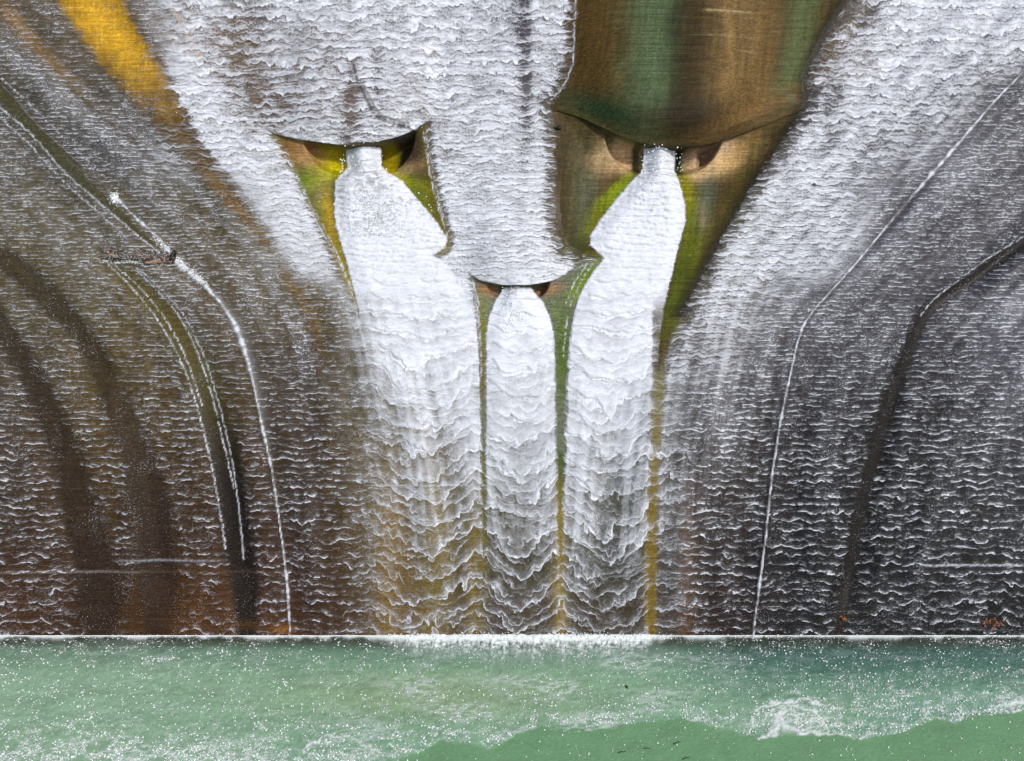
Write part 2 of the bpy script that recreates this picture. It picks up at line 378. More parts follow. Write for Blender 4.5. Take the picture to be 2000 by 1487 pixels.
# ------------------------------------------------------------------ relief of the concrete
def hood_of(x, y):
    """height of hoods and depth of recesses"""
    h = np.zeros_like(x)
    for i, H_ in enumerate(HOODS):
        ly = np.interp(x, H_['lx'], H_['ly'])
        u = np.clip((x - H_['x0']) / (H_['x1'] - H_['x0']), 0, 1)
        lat = np.where((x > H_['x0']) & (x < H_['x1']), .10 * np.sin(np.pi * u) + .90 * np.exp(-(np.abs(x - H_['cx']) / [130, 150, 78][i]) ** 4), 0)
        up = ly - y
        L = [170, 260, 130][i]
        above = H_['h'] * lat * np.exp(-(np.clip(up, 0, None) / L) ** 1.5) * (1 - .55 * np.exp(-(np.clip(up, 0, None) / 42) ** 1.5))
        # shaft: widest at the lip, closing to the neck
        bx = np.abs(x - H_['cx'])
        s = RSDF[i](x, y)
        tr = sm(4, -60, s) * sm([620, 660, 800][i], [300, 300, 570][i], y)
        dep = .34 * tr * [1, 1, .6][i]
        nk = [340, 340, 585][i]; wd = [112, 118, 62][i]; w0 = [36, 34, 26][i]; hh = [95, 95, 36][i]
        tt = np.clip((bx - w0) / (wd - w0), 0, 1); ye = nk - hh * (1 - np.sqrt(np.clip(1 - tt ** 2.2, 0, 1)))
        bore = sm(-2, [16, 16, 9][i], ye - y)
        bore = bore * sm(wd * 1.02, wd * .9, bx)
        dep = dep + (H_['d'] - .34) * bore * (1.1 - .35 * np.clip(bx / wd, 0, 1)) * (1 + 1.3 * (i != 1) * sm(20, 50, x - H_['cx']) + 1.2 * (i == 1) * sm(66, 90, x - H_['cx']))
        below = -dep * (s < 6)
        m = (y <= ly) & (x > H_['x0'] - 60) & (x < H_['x1'] + 60)
        h = h + np.where(y <= ly, above, below)
    return h

def relief(x, y, fine=True):
    h = hood_of(x, y)
    # long folds that gather the flow
    for (p, dk) in BANDS[:4]:
        q = p[4](x, y) / (p[1](x, y) * 1.8)
        h = h - .30 * np.exp(-q * q) * sm(1240, 1120, y)
    q = path_tongue[4](x, y) / 90
    h = h + .12 * np.exp(-q * q)
    h = h + .10 * fbm(x / 260, y / 420, 120, 2) * sm(1240, 1120, y)
    st2 = np.where(x < 1010, noise(SL[0](x, y) / 60, SL[2](x, y) / 500, 421), noise(SR[0](x, y) / 60, SR[2](x, y) / 500, 431))
    h = h + .28 * st2 * sm(60, 200, np.minimum(np.minimum(np.abs(RSDF[0](x, y)), np.abs(RSDF[1](x, y))), 999)) * sm(400, 300, np.minimum(np.abs(SL[0](x, y)), np.abs(SR[0](x, y)))) * sm(1242, 1100, y)
    # the lane right of the right joint lies a little deeper, joints stand proud
    h = h - .10 * sm(-2, 2, -SR[0](x, y) * -1) * 0
    # bulge between outlets
    return h

# ------------------------------------------------------------------ colour of the concrete
CT = [[(96,84,66),(100,86,62),(110,96,84),(90,86,84),(90,86,84),(70,66,78),(110,84,44),(104,78,40),(100,84,62),(84,80,84),(70,68,78)],
      [(90,80,64),(96,84,62),(112,92,66),(92,78,60),(96,88,84),(74,70,80),(108,82,40),(116,88,50),(104,84,60),(80,78,84),(60,56,64)],
      [(70,66,52),(84,76,60),(112,96,80),(96,80,64),(96,88,84),(86,80,84),(70,72,46),(104,78,46),(84,80,84),(70,68,76),(50,46,52)],
      [(84,76,58),(70,66,56),(90,80,60),(110,96,70),(90,84,80),(96,92,90),(84,76,50),(90,80,50),(84,82,88),(66,64,74),(48,44,50)],
      [(96,86,58),(84,76,54),(84,74,46),(120,112,90),(90,90,84),(100,96,92),(96,90,54),(88,88,44),(80,80,86),(58,54,64),(50,46,54)],
      [(98,86,54),(92,80,48),(86,72,42),(110,98,60),(100,100,80),(100,94,84),(100,104,60),(84,80,50),(70,70,78),(52,48,56),(44,42,50)],
      [(90,80,54),(92,80,46),(84,70,40),(92,78,48),(112,108,80),(96,100,90),(84,96,90),(84,76,62),(56,52,60),(44,42,50),(56,54,66)],
      [(80,68,48),(92,78,44),(80,66,38),(74,60,42),(110,100,66),(90,96,90),(80,90,90),(70,60,56),(46,42,50),(36,34,42),(48,46,60)],
      [(74,60,44),(88,72,40),(78,62,34),(68,54,36),(106,94,50),(88,92,80),(80,88,84),(60,48,40),(36,32,38),(30,28,36),(38,36,50)],
      [(70,54,38),(82,64,34),(72,54,30),(64,48,32),(106,90,42),(84,84,66),(80,82,72),(54,40,30),(30,26,32),(24,22,30),(28,26,40)],
      [(66,50,34),(72,54,30),(66,48,28),(60,44,30),(104,86,36),(80,78,54),(76,76,60),(50,36,26),(26,22,28),(20,18,26),(24,22,34)],
      [(68,48,30),(66,48,28),(70,48,26),(62,42,26),(100,80,34),(74,68,44),(66,64,50),(46,32,20),(24,20,24),(18,16,22),(20,18,28)],
      [(74,48,26),(66,46,26),(84,54,24),(64,42,24),(92,72,38),(72,60,40),(70,60,42),(48,32,20),(24,20,22),(16,14,20),(20,16,24)]]
CTAB = [F(table(XS, YS, lin(np.array(CT)))[..., k]) for k in range(3)]

def blob(C, x, y, cx, cy, rx, ry, rot, col, a=1.0, pw=2):
    c, s = math.cos(math.radians(rot)), math.sin(math.radians(rot))
    dx, dy = x - cx, y - cy
    u = (dx * c + dy * s) / rx; v = (-dx * s + dy * c) / ry
    m = a * np.exp(-(np.abs(u) ** pw + np.abs(v) ** pw))
    return C * (1 - m[..., None]) + lin(col) * m[..., None]

def mixc(C, m, col):
    m = np.clip(m, 0, 1)[..., None]
    return C * (1 - m) + lin(col) * m

def concrete_colour(x, y):
    C = np.stack([f(x, y) for f in CTAB], -1)
    C = C * (.66 - .30 * sm(1300, 1500, x) * sm(500, 900, y))[..., None]
    # broad mottling of slime and silt down the flow
    m = fbm(x / 26, y / 160, 140, 3)
    C = C * (1 + .30 * m)[..., None]
    # ochre mineral strip
    oc = OCHRE(x, y) + 6 * noise(x / 30, y / 12, 3)
    mo = sm(8, -12, oc)
    fade = sm(90, 250, y + 40 * fbm(x / 30, y / 60, 6, 2) - (x - 300) * .35)
    br = sm(280, 400, y)
    colr = lin((192, 148, 36)) * (1 - fade)[..., None] + (lin((88, 66, 26)) * (1 - br)[..., None] + lin((120, 90, 36)) * br[..., None]) * fade[..., None]
    edge = sm(-4, -44, oc)
    colr = colr * (.62 + .38 * edge)[..., None] * (1 + .40 * fbm(x / 9, y / 40, 150, 4) + .25 * np.minimum(0, noise(x / 70, y / 3.5, 155)))[..., None]
    mo2 = mo * (1 - .6 * sm(500, 720, y))
    C = C * (1 - mo2)[..., None] + colr * mo2[..., None]
    # bands
    for k, (p, dk) in enumerate(BANDS):
        q = p[4](x, y) / p[1](x, y)
        m = sm(1.5, .6, q)
        if k == 0:
            C2 = lin((78, 70, 34)) * (1 - sm(640, 950, y))[..., None] + lin((24, 20, 16)) * sm(640, 950, y)[..., None]
        elif k in (1, 2): C2 = lin((36, 29, 25)) * np.ones_like(C)  # thin-water lanes; shade of the folds is in this dark colour too
        elif k == 3: C2 = lin((27, 24, 20)) * np.ones_like(C)
        elif k == 4: C2 = lin((62, 60, 38)) * np.ones_like(C)
        elif k == 6:
            g = sm(600, 1000, y)[..., None]; C2 = lin((88, 88, 28)) * (1 - g) + lin((104, 88, 20)) * g
        elif k == 7:
            g = sm(900, 1100, y)[..., None]; C2 = lin((34, 70, 26)) * (1 - g) + lin((110, 92, 24)) * g
        elif k == 8: C2 = lin((84, 86, 22)) * np.ones_like(C)
        else: continue
        wm = .6 if k in (1, 2) else .9
        C = C * (1 - m * wm)[..., None] + C2 * (m * wm)[..., None]
    for (xc, w, col, a) in [(760, 26, (120, 92, 24), .55), (925, 14, (110, 92, 30), .7), (1093, 14, (124, 106, 44), .8), (1268, 12, (104, 84, 14), .8), (1340, 16, (84, 54, 20), .55), (850, 30, (120, 104, 44), .5), (940, 12, (96, 84, 30), .5)]:
        C = mixc(C, a * np.exp(-((x - xc - 5 * noise(y / 70, y * 0, int(xc) % 50)) / w) ** 2) * sm(820, 1050, y), col)
    # dry chute above and around the right outlet
    d = DRY(x, y)
    md = sm(26, -6, d) * sm(900, 700, y)
    up = y
    G = np.zeros_like(C) + lin((82, 66, 34))
    def col_at(cx, w, col, a, y0=-900, y1=900, sl=0.0):
        nonlocal G
        xx = x - cx - sl * y + 9 * noise(y / 60, y * 0, int(cx) % 97) + 5 * noise(x / 20, y / 30, 4)
        G = mixc(G, a * np.exp(-(np.abs(xx) / w) ** 2.4) * sm(y0 - 50, y0 + 50, y) * sm(y1 + 50, y1 - 50, y), col)
    col_at(1175, 48, (90, 70, 34), .9)
    col_at(1290, 62, (88, 106, 72), 1.0, y1=270, sl=-.12)
    col_at(1330, 30, (52, 60, 36), .85, y1=280)
    col_at(1362, 34, (60, 48, 26), .95, sl=-.1, y1=300)
    col_at(1450, 66, (122, 98, 58), 1.0, y1=220, sl=-.05)
    col_at(1424, 12, (148, 118, 72), .6, y1=200, sl=-.05)
    col_at(1500, 22, (118, 90, 44), .6, y1=220, sl=-.05)
    col_at(1580, 30, (96, 108, 66), .9, y1=190, sl=-.22)
    G = blob(G, x, y, 1180, 225, 90, 26, 22, (44, 74, 48), .9)
    G = blob(G, x, y, 1330, 245, 110, 40, 0, (54, 44, 28), .85)  # hood bottom: shade of the rolled-under lip put into the colour
    G = blob(G, x, y, 1470, 220, 110, 16, -24, (136, 104, 62), .7)
    G = blob(G, x, y, 1500, 190, 80, 12, -20, (120, 92, 46), .5)
    G = blob(G, x, y, 1542, 190, 30, 6, 30, (110, 114, 84), .6)
    # below the lip: tan concrete is lightened against the shade in the bore
    Ga = G.copy()
    G = blob(G, x, y, 1130, 400, 32, 150, 0, (84, 84, 52), .9)
    G = blob(G, x, y, 1150, 370, 22, 70, 0, (92, 104, 84), .5)
    G = blob(G, x, y, 1095, 380, 18, 140, 0, (72, 58, 30), .9)
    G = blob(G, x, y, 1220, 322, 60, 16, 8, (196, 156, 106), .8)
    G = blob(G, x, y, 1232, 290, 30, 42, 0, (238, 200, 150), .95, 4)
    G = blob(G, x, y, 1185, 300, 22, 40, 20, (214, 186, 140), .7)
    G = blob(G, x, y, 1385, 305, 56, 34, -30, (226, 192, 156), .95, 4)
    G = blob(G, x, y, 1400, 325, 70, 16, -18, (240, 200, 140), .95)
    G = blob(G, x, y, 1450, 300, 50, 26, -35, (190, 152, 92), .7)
    G = blob(G, x, y, 1185, 410, 16, 70, 38, (128, 142, 10), 1.0, 3)
    G = blob(G, x, y, 1200, 372, 60, 11, -42, (136, 152, 8), .9, 3)
    G = blob(G, x, y, 1168, 470, 16, 60, 0, (108, 94, 16), .8, 3)
    G = blob(G, x, y, 1150, 490, 50, 12, 20, (92, 88, 18), .8, 3)
    G = blob(G, x, y, 1130, 480, 26, 30, 0, (36, 42, 20), .6)
    G = blob(G, x, y, 1348, 390, 17, 78, -14, (142, 138, 6), 1.0, 3)
    G = blob(G, x, y, 1350, 480, 26, 90, 8, (100, 108, 14), .95, 3)
    G = blob(G, x, y, 1322, 570, 22, 90, 12, (84, 92, 16), .95, 3)
    G = blob(G, x, y, 1382, 385, 18, 60, 8, (96, 108, 88), .7)
    G = blob(G, x, y, 1375, 420, 9, 26, 0, (150, 132, 110), .7)
    G = blob(G, x, y, 1430, 400, 18, 110, 28, (104, 92, 40), .8)
    G = blob(G, x, y, 1480, 300, 20, 110, 33, (70, 64, 30), .6)
    G = blob(G, x, y, 1246, 300, 8, 42, 0, (50, 64, 14), .9, 4)
    G = blob(G, x, y, 1330, 305, 9, 38, 0, (26, 54, 10), .95, 4)
    lyr = np.interp(x, HOODS[1]['lx'], HOODS[1]['ly'])
    G = np.where(((y < lyr) & (x > HOODS[1]['x0']) & (x < HOODS[1]['x1']))[..., None], Ga, G)
    # darker rim along the right edge of the dry chute
    rim = sm(-34, -4, d)
    G = G * .66 * (1 - .78 * rim * (x > 1250) * (y < 620))[..., None]
    up = np.where((x > HOODS[1]['x0']) & (x < HOODS[1]['x1']), lyr - y, 300)
    nl = np.exp(-(np.clip(up, 0, 400) / 60) ** 2) * (up > 0)
    fl_ = fbm(up / 7, x / 120, 171, 3); dr_ = fbm((x + .12 * y) / 9, y / 110, 160, 3)
    G = G * np.clip(1 + (.45 * dr_) * (1 - nl) + .55 * fl_ * nl + .14 * noise(x / 60, y / 3.2, 166) - .30 * (fbm(x / 9, y / 7, 172, 2) > .48), .2, 2)[..., None]
    for (y0, xa, xb, a) in [(28, 1360, 1480, .8), (77, 1330, 1500, .2), (104, 1430, 1500, .35), (388, 1070, 1400, .1)]:
        G = mixc(G, a * np.exp(-((y - y0) / 1.4) ** 2) * sm(xa, xa + 30, x) * sm(xb, xb - 40, x) * (.5 + .8 * np.clip(noise(x / 12, y * 0, 3), 0, 1)), (220, 200, 150))
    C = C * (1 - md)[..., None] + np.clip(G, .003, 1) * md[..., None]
    # left recess
    lyl = np.interp(x, HOODS[0]['lx'], HOODS[0]['ly']); lyc = np.interp(x, HOODS[2]['lx'], HOODS[2]['ly'])
    ml = (y >= lyl - .01) * sm(10, -4, np.minimum(DRYL(x, y), np.minimum(DRYL2(x, y), RSDF[0](x, y))))
    G = np.zeros_like(C) + lin((92, 84, 26))
    G = blob(G, x, y, 600, 300, 50, 26, 35, (158, 118, 76), 1.0, 3)
    G = blob(G, x, y, 560, 290, 30, 30, 20, (96, 70, 30), .7)
    G = blob(G, x, y, 650, 300, 26, 40, 0, (150, 132, 14), 1.0, 3)
    G = blob(G, x, y, 652, 326, 30, 18, 0, (206, 188, 10), 1.0)
    G = blob(G, x, y, 625, 345, 40, 14, -25, (170, 170, 14), .9)
    G = blob(G, x, y, 600, 350, 24, 34, 30, (78, 98, 20), .8)
    G = blob(G, x, y, 628, 390, 14, 60, 0, (96, 104, 44), .8)
    G = blob(G, x, y, 645, 420, 12, 60, -12, (168, 134, 22), .8)
    G = blob(G, x, y, 668, 520, 12, 90, -18, (132, 116, 16), .9)
    G = blob(G, x, y, 655, 380, 9, 50, 0, (48, 70, 14), .7)
    G = blob(G, x, y, 756, 300, 17, 44, -6, (150, 136, 12), 1.0, 4)
    G = blob(G, x, y, 752, 330, 18, 12, 30, (196, 176, 8), .9)
    G = blob(G, x, y, 800, 300, 30, 60, 0, (52, 38, 30), .95, 4)  # painted dark where light does not reach into the bore
    G = blob(G, x, y, 795, 330, 40, 12, -20, (140, 112, 78), .8)
    G = blob(G, x, y, 790, 352, 40, 12, 25, (140, 138, 12), .9)
    G = blob(G, x, y, 820, 390, 18, 50, -25, (96, 110, 28), .9)
    G = blob(G, x, y, 848, 440, 12, 60, -28, (104, 92, 30), .8)
    G = blob(G, x, y, 870, 490, 16, 16, 0, (120, 108, 20), .9)
    G = G * (1 + .22 * fbm(x / 9, y / 30, 170, 3))[..., None]
    C = C * (1 - ml)[..., None] + np.clip(G, .003, 1) * ml[..., None]
    # centre recess
    mc = ((y >= lyc - .01) | (x > HOODS[2]['x1'])) * sm(10, -2, np.minimum(DRYC(x, y), RSDF[2](x, y)))
    G = np.zeros_like(C) + lin((96, 100, 80))
    G = blob(G, x, y, 955, 566, 26, 12, 10, (140, 104, 76), 1.0)
    G = blob(G, x, y, 1068, 566, 30, 12, -10, (148, 110, 80), 1.0)
    G = blob(G, x, y, 985, 566, 12, 10, -30, (60, 80, 20), .8)
    G = blob(G, x, y, 943, 640, 10, 60, 0, (110, 112, 30), .9)
    G = blob(G, x, y, 943, 720, 8, 60, 0, (100, 86, 22), .9)
    G = blob(G, x, y, 1088, 620, 12, 40, -12, (96, 112, 56), .7)
    G = blob(G, x, y, 1140, 550, 50, 16, -52, (98, 116, 26), 1.0, 3)
    G = blob(G, x, y, 1100, 690, 14, 90, 0, (72, 92, 28), .9, 3)
    C = C * (1 - mc)[..., None] + G * mc[..., None]
    # rust and ochre bleeding at the toe
    C = blob(C, x, y, 552, 1230, 22, 10, 0, (140, 88, 22), .6)
    C = blob(C, x, y, 480, 1220, 60, 10, 0, (84, 54, 22), .4)
    C = blob(C, x, y, 30, 40, 60, 14, 50, (130, 98, 44), .7)
    C = blob(C, x, y, 100, 120, 90, 12, 45, (112, 84, 42), .6)
    C = mixc(C, .7 * np.exp(-((path_rust[0](x, y)) / 3) ** 2) * (path_rust[2](x, y) > 4) * (path_rust[2](x, y) < path_rust[3] - 4), (190, 130, 50))
    C = mixc(C, .95 * np.exp(-((path_crack[0](x, y)) / path_crack[1](x, y)) ** 2) * (path_crack[2](x, y) > 4) * (path_crack[2](x, y) < path_crack[3] - 4), (24, 20, 14))
    C = mixc(C, .3 * np.exp(-((y - 1118) / 1.6) ** 2) * (x < 560), (110, 78, 46))
    C = C * (1 + .13 * RNG.normal(0, 1, x.shape))[..., None]
    return np.clip(C, .004, .9)

path_rust = path([(340, 20), (362, 60), (385, 100), (398, 120)])
path_crack = path([(690, 120), (702, 165), (722, 205), (740, 235), (770, 248), (806, 254)], [2, 3, 4, 5, 5, 2])

# ------------------------------------------------------------------ mesh writers
def axis(a, b, st, lo, hi):
    m = list(np.arange(a, b + st * .5, st))
    s = st; v = m[-1]
    while v < hi: s *= 1.22; v += s; m.append(v)
    s = st; v = m[0]; pre = []
    while v > lo: s *= 1.22; v -= s; pre.append(v)
    return np.array(pre[::-1] + m)

def make_grid(name, P, fmask, attrs, mat, parent=None):
    ny, nx = P.shape[:2]
    J, I = np.nonzero(fmask)
    v = np.stack([J * nx + I, J * nx + I + 1, (J + 1) * nx + I + 1, (J + 1) * nx + I], -1)
    used, inv = np.unique(v.ravel(), return_inverse=True)
    me = bpy.data.meshes.new(name)
    n = len(v)
    me.vertices.add(len(used)); me.vertices.foreach_set('co', P.reshape(-1, 3)[used].astype(np.float32).ravel())
    me.loops.add(n * 4); me.polygons.add(n)
    me.polygons.foreach_set('loop_start', np.arange(n, dtype=np.int32) * 4)
    me.loops.foreach_set('vertex_index', inv.reshape(-1, 4)[:, ::-1].astype(np.int32).ravel())
    me.polygons.foreach_set('use_smooth', np.ones(n, bool))
    for k, a in attrs.items():
        if a.ndim == 3 and k == 'fc':
            at = me.attributes.new(k, 'FLOAT_VECTOR', 'POINT')
            at.data.foreach_set('vector', a.reshape(-1, 3)[used].astype(np.float32).ravel())
        elif a.ndim == 3:
            at = me.attributes.new(k, 'FLOAT_COLOR', 'POINT')
            q = np.concatenate([a.reshape(-1, 3)[used], np.ones((len(used), 1))], 1)
            at.data.foreach_set('color', q.astype(np.float32).ravel())
        else:
            at = me.attributes.new(k, 'FLOAT', 'POINT')
            at.data.foreach_set('value', a.reshape(-1)[used].astype(np.float32))
    me.update(calc_edges=True); me.validate()
    me.materials.append(mat)
    o = bpy.data.objects.new(name, me); COL.objects.link(o)
    if parent: o.parent = parent
    return o

def mesh_obj(name, V, Fc, mat, parent=None, smooth=True):
    me = bpy.data.meshes.new(name)
    me.from_pydata([tuple(map(float, v)) for v in V], [], [tuple(int(i) for i in f) for f in Fc])
    if smooth: me.polygons.foreach_set('use_smooth', [True] * len(me.polygons))
    me.update(); me.materials.append(mat)
    o = bpy.data.objects.new(name, me); COL.objects.link(o)
    if parent: o.parent = parent
    return o

def tag(o, label=None, cat=None, group=None, kind=None):
    if label: o['label'] = label
    if cat: o['category'] = cat
    if group: o['group'] = group
    if kind: o['kind'] = kind
    return o

# ------------------------------------------------------------------ materials
def newmat(name):
    m = bpy.data.materials.new(name); m.use_nodes = True
    nt = m.node_tree; b = nt.nodes['Principled BSDF']
    return m, nt, b

def nd(nt, t, **k):
    n = nt.nodes.new(t)
    for a, b in k.items(): setattr(n, a, b)
    return n

def math_n(nt, op, a, b=None, c=None):
    n = nd(nt, 'ShaderNodeMath', operation=op)
    for i, v in enumerate((a, b, c)):
        if v is None: continue
        if isinstance(v, (int, float)): n.inputs[i].default_value = v
        else: nt.links.new(v, n.inputs[i])
    return n.outputs[0]

def stretched_noise(nt, sx, sy, sz, scale, detail=3):
    tc = nd(nt, 'ShaderNodeTexCoord'); mp = nd(nt, 'ShaderNodeMapping')
    mp.inputs['Scale'].default_value = (sx, sy, sz)
    nt.links.new(tc.outputs['Object'], mp.inputs[0])
    n = nd(nt, 'ShaderNodeTexNoise'); n.inputs['Scale'].default_value = scale; n.inputs['Detail'].default_value = detail
    nt.links.new(mp.outputs[0], n.inputs['Vector'])
    return n.outputs[0]

def concrete_mat():
    m, nt, b = newmat('wet_stained_concrete')
    at = nd(nt, 'ShaderNodeAttribute', attribute_name='stain')
    lines = stretched_noise(nt, .12, 6, 6, 1.7, 4)       # board and lift lines run level
    grain = stretched_noise(nt, 1, 1, 1, 9, 6)
    a = math_n(nt, 'MULTIPLY_ADD', lines, 1.5, .25)
    g = math_n(nt, 'MULTIPLY_ADD', grain, 1.0, .5)
    k = math_n(nt, 'MULTIPLY', a, g)
    mx = nd(nt, 'ShaderNodeVectorMath', operation='SCALE')
    nt.links.new(at.outputs['Color'], mx.inputs[0]); nt.links.new(k, mx.inputs['Scale'])
    nt.links.new(mx.outputs[0], b.inputs['Base Color'])
    b.inputs['Roughness'].default_value = .5
    b.inputs['Specular IOR Level'].default_value = .07
    bp = nd(nt, 'ShaderNodeBump'); bp.inputs['Strength'].default_value = .35; bp.inputs['Distance'].default_value = .05
    nt.links.new(k, bp.inputs['Height']); nt.links.new(bp.outputs[0], b.inputs['Normal'])
    return m

def foam_mat(name, col=(.80, .83, .89), attr='foam', film=True):
    m, nt, b = newmat(name)
    b.inputs['Base Color'].default_value = (*col, 1)
    b.inputs['Roughness'].default_value = .55
    b.inputs['Specular IOR Level'].default_value = .3
    at = nd(nt, 'ShaderNodeAttribute', attribute_name=attr)
    gr = stretched_noise(nt, 1, 1, 1, 14, 3)
    bp = nd(nt, 'ShaderNodeBump'); bp.inputs['Strength'].default_value = .22; bp.inputs['Distance'].default_value = .03
    nt.links.new(gr, bp.inputs['Height']); nt.links.new(bp.outputs[0], b.inputs['Normal'])
    tr = nd(nt, 'ShaderNodeBsdfTransparent'); gl = nd(nt, 'ShaderNodeBsdfGlossy')
    gl.inputs['Roughness'].default_value = .25
    mf = nd(nt, 'ShaderNodeMixShader'); mf.inputs[0].default_value = .03 if film else 0.0
    nt.links.new(tr.outputs[0], mf.inputs[1]); nt.links.new(gl.outputs[0], mf.inputs[2])
    mx = nd(nt, 'ShaderNodeMixShader')
    nt.links.new(at.outputs['Fac'], mx.inputs[0]); nt.links.new(mf.outputs[0], mx.inputs[1]); nt.links.new(b.outputs[0], mx.inputs[2])
    nt.links.new(mx.outputs[0], nt.nodes['Material Output'].inputs['Surface'])
    return m

def plain_mat(name, col, rough=.6, spec=.3, ns=0, amt=.3):
    m, nt, b = newmat(name)
    b.inputs['Roughness'].default_value = rough; b.inputs['Specular IOR Level'].default_value = spec
    if ns:
        g = stretched_noise(nt, 1, 1, 1, ns, 5)
        k = math_n(nt, 'MULTIPLY_ADD', g, 2 * amt, 1 - amt)
        rgb = nd(nt, 'ShaderNodeRGB'); rgb.outputs[0].default_value = (*col, 1)
        mx = nd(nt, 'ShaderNodeVectorMath', operation='SCALE')
        nt.links.new(rgb.outputs[0], mx.inputs[0]); nt.links.new(k, mx.inputs['Scale'])
        nt.links.new(mx.outputs[0], b.inputs['Base Color'])
        bp = nd(nt, 'ShaderNodeBump'); bp.inputs['Strength'].default_value = .6; bp.inputs['Distance'].default_value = .05
        nt.links.new(g, bp.inputs['Height']); nt.links.new(bp.outputs[0], b.inputs['Normal'])
    else: b.inputs['Base Color'].default_value = (*col, 1)
    return m

M_CON = concrete_mat()
class E:
    """small arithmetic on shader sockets"""
    nt = None
    def __init__(s, v): s.v = v
    @staticmethod
    def op(o, *a):
        return E(math_n(E.nt, o, *[q.v if isinstance(q, E) else q for q in a]))
    def __add__(s, o): return E.op('ADD', s, o)
    __radd__ = __add__
    def __sub__(s, o): return E.op('SUBTRACT', s, o)
    def __rsub__(s, o): return E.op('SUBTRACT', o, s)
    def __mul__(s, o): return E.op('MULTIPLY', s, o)
    __rmul__ = __mul__
    def __truediv__(s, o): return E.op('DIVIDE', s, o)
    def __pow__(s, o): return E.op('POWER', s, o)

def e_att(n): return E(nd(E.nt, 'ShaderNodeAttribute', attribute_name=n).outputs['Fac'])
def e_exp(x): return E.op('EXPONENT', x)
def e_c(x):
    r = E.op('ADD', x, 0.0); r.v.node.use_clamp = True; return r
def e_ss(a, b, x):
    n = nd(E.nt, 'ShaderNodeMapRange', interpolation_type='SMOOTHSTEP')
    E.nt.links.new(x.v, n.inputs['Value'])
    if a < b: n.inputs['From Min'].default_value = a; n.inputs['From Max'].default_value = b
    else:
        n.inputs['From Min'].default_value = b; n.inputs['From Max'].default_value = a
        n.inputs['To Min'].default_value = 1; n.inputs['To Max'].default_value = 0
    return E(n.outputs['Result'])
def e_noise(u, v, w, detail=1.0):
    c = nd(E.nt, 'ShaderNodeCombineXYZ')
    for i, q in enumerate((u, v, w)):
        if isinstance(q, E): E.nt.links.new(q.v, c.inputs[i])
        else: c.inputs[i].default_value = q
    n = nd(E.nt, 'ShaderNodeTexNoise'); n.inputs['Scale'].default_value = 1.0; n.inputs['Detail'].default_value = detail
    E.nt.links.new(c.outputs[0], n.inputs['Vector'])
    return (E(n.outputs[0]) - .5) * 2.8

